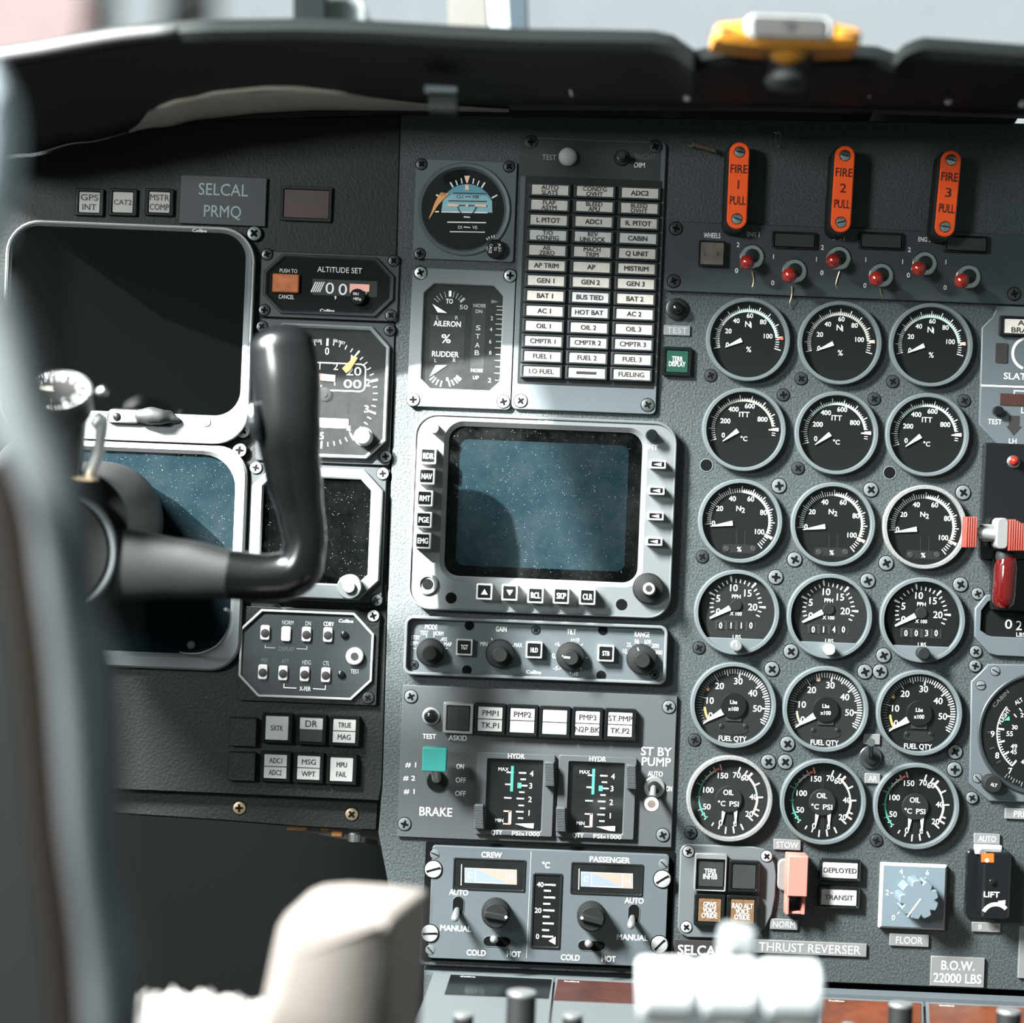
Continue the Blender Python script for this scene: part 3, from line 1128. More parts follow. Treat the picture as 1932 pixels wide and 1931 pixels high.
A5 = list(zip((0, 10, 20, 30, 40, 50, 56), (-121.6, -75, -32, 11.6, 52.9, 95.8, 121)))
for i, (x, y) in enumerate(((1382.4, 1330), (1556, 1337.5), (1732, 1344.7))):
    t, db = gauge_base('round FUEL QTY gauge, fifth gauge row, ' + WHICH[i], x, y, 80.8, 'fuel quantity gauges', 'dial_grey' if i < 2 else 'dial_black')
    hx, hy = x + 1, y + 1.4
    for v in range(0, 57):
        a = interp(A5, v)
        ten, five = v % 10 == 0, v % 5 == 0
        db.tick(hx, hy, a, 53.5 if ten else (57 if five else 60), 69, 1.1 if v < 24 else (2.6 if ten else 1.9), DM, 'white' if v >= 24 or ten else 'grey_ink')
    for s_, dx, dy in (('0', -42, 20.5), ('10', -42.7, -7.9), ('20', -25, -35.4), ('30', 10.4, -44.3), ('40', 37.4, -21.9), ('50', 46.3, 7.3)):
        db.text(s_, x + dx, y + dy, 11.8, DM, 'white', bold=0.008)
    db.text('FUEL QTY', x - 0.6, y + 64, 9.5, DM, 'white', w=52, bold=0.008)
    db.arc(hx, hy, 52, 56, -119, -93, DM + 0.1, 'orange' if i != 1 else 'olive', 10)
    if i == 1:
        db.box(x - 12.7, y - 55, 7, 6.5, 1.5, DM + 0.2, 'peach')
    else:
        db.box(x - 47, y - 29, 5.2, 5.2, 1.5, DM + 0.2, 'orange', rot=35)
    db.build('dial')
    mb = MB(t)
    mb.prism(mb.at(x + 1, y + 41, [(29 * math.cos(a_), -7 - 9 * math.sin(a_)) for a_ in [math.pi * k_ / 14 for k_ in range(15)]] + [(-26, 5), (26, 5)]), 1.5, 3.0, 'dial_grey', 0.6)
    for dx in (-22.5, 22.5):
        mb.lathe(x + 1 + dx, y + 40.5, [(4.6, 2.8), (4.6, 3.6), (2.6, 4.6)], 'black', 16)
    mb.box(hx, hy + 25, 30, 8, 2, 4.5, 'ink', 1)
    mb.build('retaining_plate')
    needle(t, (x - 56, y + 34), (x - 20, y + 13), 6, 4.2)
    mb = MB(t)
    mb.lathe(hx, hy, [(24.5, 2), (24.5, 6.6), (23.3, 7.6)], 'dial_black', 40)
    mb.text('Lbs', x + 1, y - 5.5, 7.2, 7.9, 'white', w=13, bold=0.012)
    mb.text('x100', x + 0.4, y + 7.3, 7.2, 7.9, 'white', w=19, bold=0.012)
    mb.build('hub')
    cover(t, x, y, 72.5, 13.0)

for i, (x, y) in enumerate(((1375.3, 1505.8), (1551.3, 1511.8), (1726.5, 1520))):
    t, db = gauge_base('round double-needle OIL gauge, lowest gauge row, ' + WHICH[i], x, y, 81, 'oil gauges', 'dial_grey' if i == 0 else 'dial_black', 'worn_rim' if i == 0 else 'gauge_rim')
    hx, hy = x - 0.8, y + 1.8
    for s_, dx, dy in (('150', -11.6, -42), ('70', 14.6, -43), ('60', 29.7, -38), ('100', -39, -15), ('40', 46, -1.8), ('50', -42, 16.5), ('20', 38, 30.3), ('0', -16, 47), ('0', 11.6, 48)):
        db.text(s_, x + dx, y + dy, 10.4, DM, 'white', bold=0.008)
    db.arc(x, y, 55.5, 58.5, -132, -52, DM, 'green', 24)
    db.arc(x, y, 55.5, 58.5, -52, -27, DM, 'ivory', 10)
    for a, r1 in ((-27, 65), (-36, 62), (-47, 62), (-57, 62), (-65, 68), (-88, 62), (-112, 64), (-122, 61), (-131, 62)):
        db.tick(x, y, a, 54, r1, 1.6, DM, 'white' if a > -40 or a < -118 else 'pale_green')
    db.arc(x, y, 56, 60, -30, -18, DM + 0.1, 'red_mark', 6)
    db.tick(x, y, -15, 54, 66, 2.4, DM, 'pink')
    for a in (-148, -161, -174):
        db.tick(x, y, a, 55, 62 if a > -170 else 68, 2.2, DM, 'white')
    for a, r0, r1 in ((20, 51, 62), (34, 50, 62), (64, 52, 64), (89, 50, 64), (113, 52, 62), (134, 49, 62), (156, 54, 66), (172, 54, 67)):
        db.tick(x, y, a, r0, r1, 2.6, DM, 'white')
    db.arc(x, y, 51, 55, 44, 66, DM + 0.1, 'peach', 8)
    db.arc(x, y, 51, 54, 66, 90, DM + 0.1, 'pale_green', 8)
    db.arc(x, y, 51, 55, 90, 122, DM + 0.1, 'peach', 10)
    db.tick(x, y, 43, 51, 64, 4.2, DM + 0.15, 'pink')
    db.tick(x, y, 122, 51, 65, 3.4, DM + 0.15, 'pink')
    for y0, y1 in ((-64, -25), (27, 62)):
        for s2 in (-1, 1):
            db.line((x + s2 * 2.2 + 0.5, y + y0), (x + s2 * 2.2 - 0.5, y + y1), 0.9, DM, 'ink')
    db.build('dial')
    needle(t, (x - 13.5, y + 46), (x - 10, y + 22), 3.6, 4.2, 'temperature_pointer', 'ivory', 1.0)
    needle(t, (x + 12, y + 48), (x + 12, y + 22), 3.6, 4.2, 'pressure_pointer', 'ivory', 1.0)
    mb = MB(t)
    mb.lathe(hx, hy, [(25, 2), (25, 6.4), (24, 7.4)], 'dial_grey', 40)
    mb.text('OIL', x - 1.8, y - 11, 9.6, 7.7, 'white', w=19, bold=0.01)
    mb.text('°C', x - 14.6, y + 9.6, 9.4, 7.7, 'white', bold=0.01)
    mb.text('PSI', x + 9, y + 10.6, 9.4, 7.7, 'white', w=17, bold=0.01)
    mb.build('hub')
    cover(t, x, y, 72.5, 13.0)

# ================================================================ side panel: displays and small instruments
for rows, px, hw, lw, lens, lab, th in ((['GPS', 'INT'], 169, 54, 39, 'lens_shaded', 'small pale push light lettered GPS INT above the big dark screen', 11),
                                        (['CAT2'], 232, 54, 38, 'lens_shaded', 'small pale push light lettered CAT2 above the big dark screen', 9.5),
                                        (['MSTR', 'COMP'], 301, 54, 39, 'lens_shaded', 'small pale push light lettered MSTR COMP beside the SELCAL placard', 11)):
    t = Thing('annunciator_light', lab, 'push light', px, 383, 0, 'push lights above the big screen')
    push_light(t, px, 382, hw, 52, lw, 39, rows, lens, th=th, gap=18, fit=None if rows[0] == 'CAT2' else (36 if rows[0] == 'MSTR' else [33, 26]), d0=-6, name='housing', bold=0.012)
placard('dark green SELCAL PRMQ placard above the altitude window', 421, 379, 163, 92, ['SELCAL', 'PRMQ'], 22, [93, 70], 'placard_dark', 'grey_ink', 2.5, gap=41)
mb = single('warning_lamp', 'unlit dark red rectangular lamp lens next to the SELCAL placard', 'lamp', 578, 385)
mb.frame(mb.at(578, 385, rr(96, 66, 3, 2)), mb.at(578, 385, rr(86, 54, 2, 2)), -6, 3, 'soft_black', 1)
mb.box(578, 385, 86, 54, -6, 0, 'lens_dim_red', 2, 1)
mb.build()


def crt(label, outer, inner, cx, cy, rim_d, rad, irad):
    t = Thing('display_unit', label, 'display', cx, cy, 0)
    return t


# upper big display
t = Thing('display_unit', 'large switched-off display screen in a rounded grey bezel with a slip tube below it', 'display', 243, 628)
mb = MB(t)
o_, i_ = mb.at(243, 628, rr(464, 404, 62, 8)), mb.at(240, 606, rr(440, 344, 48, 8))
mb.frame(o_, i_, -6, 15, 'bezel', 3.5, ich=7)
mb.build('bezel')
mb = MB(t)
mb.frame(mb.at(243, 628, rr(468, 408, 64, 8)), mb.at(243, 628, rr(459, 399, 60, 8)), -6, 17, 'screw_pale', 1.5)
mb.build('bezel_edge', label='bright raised edge of the bezel')
mb = MB(t)
mb.sheet(mb.at(240, 606, rr(442, 346, 48, 8)), 3, 'screen_dark')
mb.build('screen')
mb = MB(t)
mb.sheet(mb.at(240, 606, rr(442, 346, 48, 8)), 8, 'glass')
mb.build('screen_glass')
mb = MB(t)
mb.text('Collins', 379, 437.5, 6, 15.3, 'white', w=27, bold=0.02)
mb.cyl(391, 797, 9.5, 14, 16.5, 'plate_light', 1)
mb.build('maker_plate')
mb = MB(t)
mb.box(270, 789, 128, 32, 15, 18, 'gloss_black', 14, 1.5, n=5)
mb.build('slip_tube_tray')
mb = MB(t)
mb.box(238, 787, 56, 24, 17, 27, 'lens_white', 5, 3, n=4)
mb.lathe(226, 788, [(8.5, 26), (8.0, 27), (6, 29.5), (2, 30.5)], 'gloss_black', 24)
mb.build('slip_tube', label='white liquid tube with a black ball')
mb = MB(t)
mb.tube([(266, 785, 28, 13, 12), (285, 785, 30, 17, 15), (302, 787, 30, 15, 14), (322, 791, 24, 8, 8), (334, 793, 20, 6, 6)], 'soft_black', 20, 5, round_ends=True)
mb.build('rubber_end')
for x, y in ((480, 441), (458, 813)):
    screw(t, x, y, 13.5, 'grey' if y < 500 else 'pale', 1)

# lower big display
t = Thing('display_unit', 'second display screen in a white-lit rounded bezel, dusty, behind the control yoke arm', 'display', 225, 1040)
mb = MB(t)
o_, i_ = mb.at(225, 1046, rr(474, 424, 58, 8)), mb.at(225, 1040, rr(430, 376, 62, 8))
mb.frame(o_, i_, -6, 15, 'bezel', 4, ich=7)
mb.build('bezel')
mb = MB(t)
mb.sheet(mb.at(225, 1040, rr(434, 380, 62, 8)), 3, 'screen')
mb.build('screen')
mb = MB(t)
mb.sheet(mb.at(225, 1040, rr(434, 380, 62, 8)), 7, 'dusty_glass')
mb.build('screen_glass')
for x, y in ((452.5, 850),):
    screw(t, x, y, 13, 'pale', 2)

# altitude set window
t = Thing('altitude_selector', 'black eight-sided ALTITUDE SET instrument with an orange push button', 'instrument', 622, 542)
mb = MB(t)
mb.box(622, 541, 261, 124, -6, 6, 'plate_dark', 6, 1.2, 3)
mb.build('face_plate')
mb = MB(t)
mb.frame(mb.at(621, 540, rr(246, 112, 34, 2, True)), mb.at(621, 540, rr(230, 98, 30, 2, True)), 5, 13, 'plate_dark', 2.0, ich=4)
mb.build('bezel')
mb = MB(t)
mb.sheet(mb.at(621, 540, rr(232, 100, 30, 2, True)), 6.4, 'dial_black')
mb.text('PUSH TO', 545, 512, 7, 6.8, 'white', w=33)
mb.text('CANCEL', 541, 561, 7.5, 6.8, 'white', w=29)
mb.text('ALTITUDE SET', 641.5, 510.5, 10.2, 6.8, 'white', w=84)
mb.text('Collins', 618, 587, 5.4, 6.8, 'white', w=27, bold=0.02)
mb.build('dial')
mb = MB(t)
mb.box(651, 544.5, 122, 30, 6, 6.9, 'black', 2)
for k in range(5):
    mb.line((592 + k * 4 - 4.5, 552), (592 + k * 4 + 4.5, 533), 2.2, 7.2, 'ivory')
mb.text('0', 622.9, 544.8, 21, 7.2, 'white', w=16)
mb.text(',', 633.8, 553, 20, 7.2, 'white')
mb.text('0', 647.5, 547, 21, 7.2, 'white', w=16)
mb.text('00', 677, 548.5, 21, 7.2, 'white', w=34)
mb.build('counter')
mb = MB(t)
mb.box(679, 544, 37, 13.5, 7, 9, 'pink', 0.5)
mb.build('warning_flag', label='pink flag across the last digits')
mb = MB(t)
mb.box(540.6, 536, 50, 35, 6, 16, 'lens_orange', 2, 2)
mb.build('push_button')
mb = MB(t)
mb.lathe(675.7, 562, [(15, 7), (15, 20), (13.5, 22)], 'gloss_black', 28)
mb.text('PUSH', 675.5, 566.5, 5, 22.3, 'white', w=14, rot=185)
mb.text('100', 673, 557, 5, 22.3, 'white', w=10, rot=185)
mb.build('set_knob')
for x, y in ((505, 481), (743.5, 493), (499.6, 586), (738, 596)):
    screw(t, x, y, 10.5, 'dark', 6)

# altimeter
t = Thing('altimeter', 'square altimeter with an orange needle, partly hidden by the yoke grip', 'instrument', 614, 740)
mb = MB(t)
mb.box(613.5, 740, 254, 268, -6, 4, 'plate_dark', 6, 1.2, 3)
mb.build('face_plate')
mb = MB(t)
mb.frame(mb.at(613, 739, rr(240, 250, 36, 2, True)), mb.at(613, 739, rr(226, 236, 32, 2, True)), 3, 15, 'bezel', 2.0, ich=4)
mb.build('bezel')
AX, AY = 612.5, 743
mb = MB(t)
mb.sheet(mb.at(613, 739, rr(228, 238, 32, 2, True)), 4.4, 'dial_black')
for k in range(50):
    a = k * 7.2 + 3.4
    big = k % 5 == 0
    mb.tick(AX, AY, a, 90 if big else 92, 104 if big else 100, 4 if k % 10 == 0 else (3.2 if big else 1.8), 4.8, 'white')
for s_, a in (('0', 3.4), ('2', 75.4), ('3', 111.4), ('4', 147.4), ('5', 183.4), ('7', 255.4), ('8', 291.4)):
    a = math.radians(a)
    mb.text(s_, AX + 85 * math.sin(a), AY - 80 * math.cos(a), 13, 4.8, 'white', w=7.5, bold=0.01)
mb.text('ALTITUDE', 597, 644, 5, 4.8, 'white', w=21, rot=-6)
mb.text('100 FEET', 640.5, 645.5, 5, 4.8, 'white', w=23, rot=14)
mb.build('dial')
mb = MB(t)
mb.box(615, 711, 148, 50, 4, 5.0, 'dial_black', 9, n=4)
mb.frame(mb.at(615, 711, rr(152, 54, 11, 4)), mb.at(615, 711, rr(147, 49, 9, 4)), 4.5, 5.6, 'white', 0.2)
mb.text('1', 604, 692, 12, 5.4, 'white')
mb.text('2', 634, 692, 13, 5.4, 'white')
mb.text('20', 668, 701, 16, 5.4, 'white', w=28)
mb.text('00', 665.5, 725, 15, 5.4, 'white', w=33)
mb.text('0,', 601, 722, 14, 5.4, 'white')
mb.text('1', 632, 722, 12, 5.4, 'white')
mb.build('counter')
mb = MB(t)
mb.box(606, 712, 54, 12.5, 5.4, 7.4, 'pink', 0.5, rot=3)
mb.build('warning_flag', label='glowing pink flag across the counter')
mb = MB(t)
mb.prism([mb.t.L(*p) for p in ((646, 696), (662, 681), (663, 671), (676, 676), (661, 700), (654, 705))], 7, 9, 'orange', 0.4)
mb.text('1', 664, 676.5, 12, 9.3, 'ivory')
mb.build('pointer', label='orange needle numbered 1')
mb = MB(t)
mb.lathe(613, 744.5, [(13, 4), (13, 8), (11, 9), (5, 9), (5, 11), (3, 11)], 'dial_grey', 28)
mb.build('hub')
mb = MB(t)
mb.box(628.5, 783, 58, 50, 4, 4.9, 'dial_black', 1)
mb.sheet(mb.at(628.5, 799, rr(58, 18, 1, 1)), 5.1, 'grey_ink')
for c, x in (('8', 623), ('9', 647.4), ('2', 609)):
    mb.text(c, x, 801, 10, 5.4, 'white', bold=0.02)
mb.build('baro_counter')
mb = MB(t)
mb.lathe(686.6, 824.6, [(18, 4), (18, 14), (15.5, 16), (15.5, 44), (14, 46)], 'warm_grey', 32)
mb.text('BARO', 686.6, 824.6, 8, 46.4, 'white', w=24, bold=0.02)
mb.build('baro_knob')
for x, y in ((495, 617), (736, 624), (728, 862)):
    screw(t, x, y, 10.5, 'grey' if y > 700 else 'dark', 5)
mb = MB(t)
mb.sheet(mb.at(613, 739, rr(230, 240, 32, 2, True)), 11.5, 'filmy_glass')
mb.build('glass')

# radio altimeter style display below the altimeter
t = Thing('small_display', 'dusty black display with white eight-sided bezel and R knob, behind the yoke grip', 'display', 597, 1006)
mb = MB(t)
mb.box(597, 1006, 256, 256, -6, 3, 'plate_dark', 6, 1.2, 3)
mb.build('face_plate')
mb = MB(t)
mb.frame(mb.at(597, 1006, rr(246, 246, 38, 2, True)), mb.at(597, 1001, rr(202, 198, 20, 2, True)), 2, 18, 'plate_light', 2.5, ich=3)
mb.build('bezel')
mb = MB(t)
mb.sheet(mb.at(597, 1001, rr(206, 202, 20, 2, True)), 5, 'screen_dark')
mb.build('screen')
mb = MB(t)
mb.sheet(mb.at(597, 1001, rr(206, 202, 20, 2, True)), 10, 'specked_glass')
mb.build('screen_glass')
mb = MB(t)
mb.lathe(661.6, 1106.4, [(23, 12), (23, 34), (21.5, 36), (12, 36)], 'bezel', 36)
mb.lathe(661.6, 1106.4, [(11.5, 35), (11.5, 41), (10.5, 42)], 'warm_grey', 24)
mb.text('R', 661.6, 1106.4, 11, 42.3, 'white', bold=0.02)
mb.build('reset_knob', label='grey round knob lettered R')
for x, y in ((483.5, 883), (722.6, 894), (711, 1133)):
    screw(t, x, y, 11, 'pale' if y < 1000 else 'dark', 4)

# display transfer panel
t = Thing('transfer_panel', 'black eight-sided DISPLAY and X-FER switch panel with small white rocker buttons', 'switch panel', 579, 1236)
mb = MB(t)
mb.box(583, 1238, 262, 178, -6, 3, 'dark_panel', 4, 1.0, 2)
mb.build('back_plate')
mb = MB(t)
mb.frame(mb.at(578.5, 1235.5, rr(252, 165, 38, 2, True)), mb.at(578.5, 1235.5, rr(243, 156, 36, 2, True)), 2, 9, 'screw_pale', 1.2, ich=1.0)
mb.build('bezel')
mb = MB(t)
mb.prism(mb.at(578.5, 1235.5, rr(244, 157, 36, 2, True)), 2, 4.5, 'plate_dark')
for s_, x, y, w_, m_ in (('NORM', 543.6, 1174.8, 21, 'grey_ink'), ('DN', 582, 1176.5, 10, 'grey_ink'), ('CDRV', 620.6, 1177.5, 19, 'white'), ('DISPLAY', 541.2, 1224.5, 30, 'dim_ink'), ('MIX', 499.8, 1246, 12, 'dim_ink'), ('ATT', 538.6, 1248, 13, 'dim_ink'), ('HDG', 579, 1250, 16, 'grey_ink'), ('CTL', 616, 1251.6, 12, 'grey_ink'), ('X-FER', 576, 1299.7, 21, 'white'), ('TEST', 669.9, 1267, 16, 'grey_ink')):
    mb.text(s_, x, y, 8, 4.8, m_, w=w_, bold=0.006)
mb.text('Collins', 653.3, 1172, 6, 4.8, 'white', w=27, bold=0.025)
for a, b in (((501, 1217), (501, 1222)), ((500, 1222), (520, 1222.5)), ((560, 1224), (580, 1225)), ((579.5, 1219), (579.5, 1225))):
    mb.line(a, b, 1.3, 4.8, 'grey_ink')
for a, b in (((536.5, 1290), (536, 1298)), ((536, 1297.5), (560, 1298.5)), ((591, 1299.5), (615, 1300.8)), ((614.5, 1293), (614, 1301))):
    mb.line(a, b, 1.5, 4.8, 'white')
mb.build('face_plate')
for i, (x, y) in enumerate(((501.2, 1193.6), (540.6, 1196), (579, 1196.7), (619.4, 1197.7), (496.8, 1267.8), (535, 1270), (575.6, 1271.8), (615.4, 1273.4))):
    mb = MB(t)
    mb.box(x, y, 17.5, 28, 4, 9, 'lens_cool' if i != 1 else 'ivory', 4, 1.2, 4)
    if i != 1:
        mb.lathe(x, y + 1, [(8, 8.6), (8, 9.6), (7, 10)], 'ink', 24)
    mb.build('rocker_button')
mb = MB(t)
mb.lathe(670, 1238, [(16.5, 4), (16.5, 12), (14.5, 14), (8, 14)], 'lens_cool', 32)
mb.cyl(670, 1238, 7.5, 10, 14.6, 'ink', n=24)
mb.build('test_button')
for x, y in ((650.3, 1198), (644.2, 1272.8)):
    mb = MB(t)
    mb.lathe(x, y, [(7, 4), (7, 8), (4, 10)], 'gloss_black', 20)
    mb.build('small_lamp')
for x, y in ((704.8, 1162.3), (694.7, 1317)):
    screw(t, x, y, 11, 'pale' if y < 1200 else 'dark', 3)

# six square push lights and two blanks
PL = [(523.5, 1373.5, ['SXTK'], None, 'white square push light lettered SXTK', None), (587.7, 1376.5, ['DR', ''], ('lens_white', 'lens_grey'), 'square push light, white DR half over a dark half', None),
      (650.3, 1379, ['TRUE', 'MAG'], 'split', 'white square push light lettered TRUE over MAG', None), (520.5, 1446, ['ADC1', 'ADC2'], 'split', 'white square push light lettered ADC1 over ADC2', None),
      (583, 1448.5, ['MSG', 'WPT'], 'split', 'white square push light lettered MSG over WPT', None), (645, 1451.5, ['MPU', 'FAIL'], None, 'white square push light lettered MPU FAIL', None)]
for x, y, rows, mode, lab, _ in PL:
    t = Thing('annunciator_light', lab, 'push light', x, y, 0, 'square push lights under the transfer panel')
    if mode == 'split':
        push_light(t, x, y, 57, 58, 43, 45, rows, 'lens_white', th=9.5, d0=-6, dep=16, name='housing', split=True, fit=24 if rows[0] != 'MSG' else 26)
    elif mode:
        push_light(t, x, y, 57, 58, 43, 45, rows, th=12, d0=-6, dep=16, name='housing', halves=mode, split=True, fit=22)
    else:
        push_light(t, x, y, 57, 58, 43, 45, rows, 'lens_white', th=9.5, gap=18, d0=-6, dep=16, name='housing', fit=23 if len(rows) == 1 else 19)
for x, y, lab in ((459, 1381, 'blank dark cover plate next to the SXTK push light'), (457, 1446, 'blank dark cover plate next to the ADC1 push light')):
    mb = single('blank_cover', lab, 'cover', x, y)
    mb.box(x, y, 52, 54, -6, 10, 'dark_panel', 2, 1.5, 2)
    mb.build()

# ================================================================ centre column
# standby horizon
t = Thing('standby_horizon', 'square grey standby attitude indicator with a blue half disc and orange OFF flag', 'instrument', 877, 398)
mb = MB(t)
mb.frame(mb.at(877, 398, rr(191, 189, 6, 12)), mb.at(875.5, 396, circ(84, 52)[0:52]), 0, 6, 'plate', 1.2, ich=0.5)
mb.build('face_plate')
HX, HY = 875.5, 396
mb = MB(t)
mb.lathe(HX, HY, [(88, 4), (88, 9), (86, 11), (80, 10), (77, 4), (76, 3)], 'plate', 64)
mb.f.pop()
mb.fm.pop()
mb.build('bezel')
mb = MB(t)
mb.cyl(HX, HY, 84, 0, 2.2, 'dial_black', n=56)
for a, r0, r1, w_ in ((-30, 52, 63, 3), (-20, 52, 62, 2.2), (-10, 53, 63, 2.2), (12, 53, 63, 2.2), (22, 52, 62, 2.2), (32, 52, 64, 3), (62, 53, 65, 2.8), (-62, 53, 66, 2.8), (-91, 53, 60, 2.8)):
    mb.tick(881, 399, a, r0, r1, w_, 2.6, 'white')
mb.text('DI', 868, 429.3, 5.6, 2.6, 'white', w=7)
mb.text('VE', 895.8, 429.6, 5.6, 2.6, 'white', w=9.5)
for x0, x1, y, th in ((875, 887, 410, 2.2), (844, 917, 420, 2.2), (875, 887, 429.3, 2.0), (849, 915, 438, 1.8)):
    mb.line((x0, y - 0.4), (x1, y + 0.6), th, 2.6, 'white')
mb.build('dial')
mb = MB(t)
arc = [(51 * math.sin(math.radians(a)), 51 * math.cos(math.radians(a))) for a in range(-66, 67, 6)]
mb.prism(mb.at(881, 399, arc + [(48, -1), (-48, -1)]), 2.2, 2.9, 'sky_blue')
mb.prism(mb.at(881, 399, [(-46.5, 33 - 3 + 0), (36, 30), (46.5, 20), (48, -1), (-48, -1)][1:] + [(-44, 22), (-30, 30)]), 2.5, 3.1, 'sky_pale')
mb.line((833, 400.2), (920, 402), 2.6, 3.4, 'white')
mb.line((855, 365), (918, 366), 2.0, 3.4, 'ink')
mb.line((846, 379.6), (918.5, 381), 2.2, 3.4, 'ink')
mb.text('CLI', 867.5, 372, 5.6, 3.4, 'ink', w=12, bold=0.02)
mb.text('MB', 897.6, 372.4, 5.6, 3.4, 'ink', w=11, bold=0.02)
mb.line((877, 372), (889, 372.3), 1.5, 3.4, 'ink')
mb.build('horizon_drum', label='blue sky half of the horizon with dark lettering')
mb = MB(t)
mb.prism([t.L(*p) for p in ((876, 332.5), (886.6, 332.5), (882.5, 346), (880, 346))], 3.4, 4.4, 'peach')
mb.build('roll_index')
mb = MB(t)
mb.prism([t.L(*p) for p in ((877.2, 359), (885.5, 359), (884, 349.5), (878, 349.5))], 3.4, 4.4, 'peach')
mb.build('roll_pointer')
mb = MB(t)
mb.box(855, 388.2, 21, 4.4, 4, 5.5, 'peach', 1.4, rot=0)
mb.box(881, 388.6, 5, 4.6, 4, 5.5, 'peach', 1)
mb.box(907, 389, 21.5, 4.4, 4, 5.5, 'peach', 1.4)
mb.line((865, 388.4), (896, 388.9), 1.6, 4.4, 'ink')
mb.arc(881, 388.7, 16.5, 18.3, 93, 267, 4.6, 'ink', 20)
mb.build('aircraft_symbol')
mb = MB(t)
q = [(555, 650), (680, 665), (600, 740), (520, 830), (470, 905), (405, 1010), (385, 1042), (388, 1000), (420, 930), (465, 800), (510, 715)]
mb.prism([t.L(760 + a / 7.724, 280 + b / 7.724) for a, b in q], 4, 5.2, 'orange', 0.3)
mb.text('OFF', 836.5, 368.3, 4.6, 5.5, 'ink', w=11)
mb.build('warning_flag', label='orange flag lettered OFF')
cover(t, HX, HY, 79, 8.5)
mb = MB(t)
mb.lathe(934.8, 472.3, [(17.5, 5), (17.5, 22), (16, 24), (14, 24.5)], 'gloss_black', 32)
mb.text('PULL', 943, 471.5, 5.5, 24.8, 'white', w=16, rot=78)
mb.text('TO', 934.8, 472.8, 5, 24.8, 'white', w=7, rot=85)
mb.text('CAGE', 926, 472.5, 5.5, 24.8, 'white', w=17, rot=95)
mb.build('caging_knob')
mb = MB(t)
for a in (-38, -28, -16, -6, 4, 15):
    mb.tick(934.8, 472.3, a, 23, 28, 1.8, 6.4, 'white')
mb.build('knob_scale')
for x, y in ((795.6, 311), (960.7, 315.6), (792.4, 480)):
    screw(t, x, y, 10.5, 'dark', 6)

# trim indicator
t = Thing('trim_indicator', 'grey trim indicator with AILERON and RUDDER scales in an eight-sided window', 'instrument', 872, 638)
mb = MB(t)
mb.frame(mb.at(871, 640, rr(195, 261, 8, 2)), mb.at(872, 637, rr(148, 197, 18, 2, True)), 0, 9, 'bezel', 1.2, ich=2.0)
mb.build('face_plate')
mb = MB(t)
mb.sheet(mb.at(872, 637, rr(152, 201, 18, 2, True)), 1.2, 'dial_black')
mb.box(843.5, 639, 66, 88, 1, 1.8, 'dial_grey', 1)
mb.box(902, 637, 26, 128, 1, 1.8, 'dial_grey', 1)
for s_, x, y, h, w_, m_ in (('TO', 848, 568.8, 8.5, 13, 'white'), ('50', 874.9, 580, 8, 15, 'grey_ink'), ('NOSE', 905, 577, 6, 23, 'grey_ink'), ('DN', 903.7, 588, 6, 12, 'grey_ink'), ('AILERON', 843.8, 611.3, 10, 51, 'white'), ('L', 826, 599.6, 7, None, 'grey_ink'), ('R', 861.6, 600, 7, None, 'grey_ink'), ('%', 841.8, 639.4, 16, 17, 'white'), ('RUDDER', 840.3, 668.7, 10, 50, 'white'), ('L', 822, 680.4, 7, None, 'grey_ink'), ('R', 857.3, 680, 7, None, 'grey_ink'), ('NOSE', 899.6, 699.5, 6, 22, 'white'), ('UP', 898, 713, 6, 11, 'white'), ('2', 928, 601, 7, None, 'grey_ink'), ('4', 926.5, 622, 7, None, 'grey_ink'), ('6', 925, 645, 7, None, 'grey_ink'), ('8', 925, 666, 7, None, 'grey_ink'), ('2', 924, 718, 8, None, 'white'), ('0', 844, 716, 7, None, 'white')):
    mb.text(s_, x, y, h, 2.2, m_, w=w_, bold=0.012)
for c, y in zip('STAB', (619, 635, 651.5, 666)):
    mb.text(c, 902.3 - (y - 619) * 0.05, y, 9, 2.2, 'grey_ink', w=8.5, bold=0.01)
mb.box(849.3, 554.6, 5, 11, 1.6, 2.2, 'white', 0.5)
for a, b in ((-50, 1), (-40, 1), (-28, 1), (-14, 1), (14, 1), (26, 1), (38, 1), (46, 1), (50, 2.4)):
    mb.tick(848, 588, a, 27, 38, 1.2 * b, 2.2, 'grey_ink')
    mb.tick(840, 693, 180 - a, 27, 38, 2.4 * b, 2.2, 'white')
for k, yy in enumerate((592, 637, 695, 750, 812, 875, 950, 1033, 1112, 1195, 1270, 1350, 1430, 1520)):
    y = 490 + yy / 6.66
    mb.line((936 + (k % 2) * 2 - k * 0.3, y - 0.4), (949.5 - k * 0.45, y + 0.1), 1.3, 2.2, 'grey_ink')
mb.build('dial')
for nm, pts in (('aileron_pointer', ((816, 574), (843.5, 591), (826, 590))), ('rudder_pointer', ((822, 689.5), (843, 689.5), (811, 711)))):
    mb = MB(t)
    mb.prism([t.L(*p) for p in pts], 2.4, 3.4, 'ivory')
    mb.build(nm)
mb = MB(t)
mb.prism([t.L(*p) for p in ((927, 566), (941, 570), (927, 573))], 2.4, 3.4, 'dim_ink')
mb.build('stabilizer_pointer')
mb = MB(t)
mb.sheet(mb.at(872, 637, rr(151, 200, 18, 2, True)), 5.5, 'filmy_glass')
mb.build('glass')
for i, (x, y) in enumerate(((794, 516), (962.7, 521.5), (780, 755), (950, 758.8))):
    screw(t, x, y, 11.8, 'steel' if i < 2 else 'pale', 9)

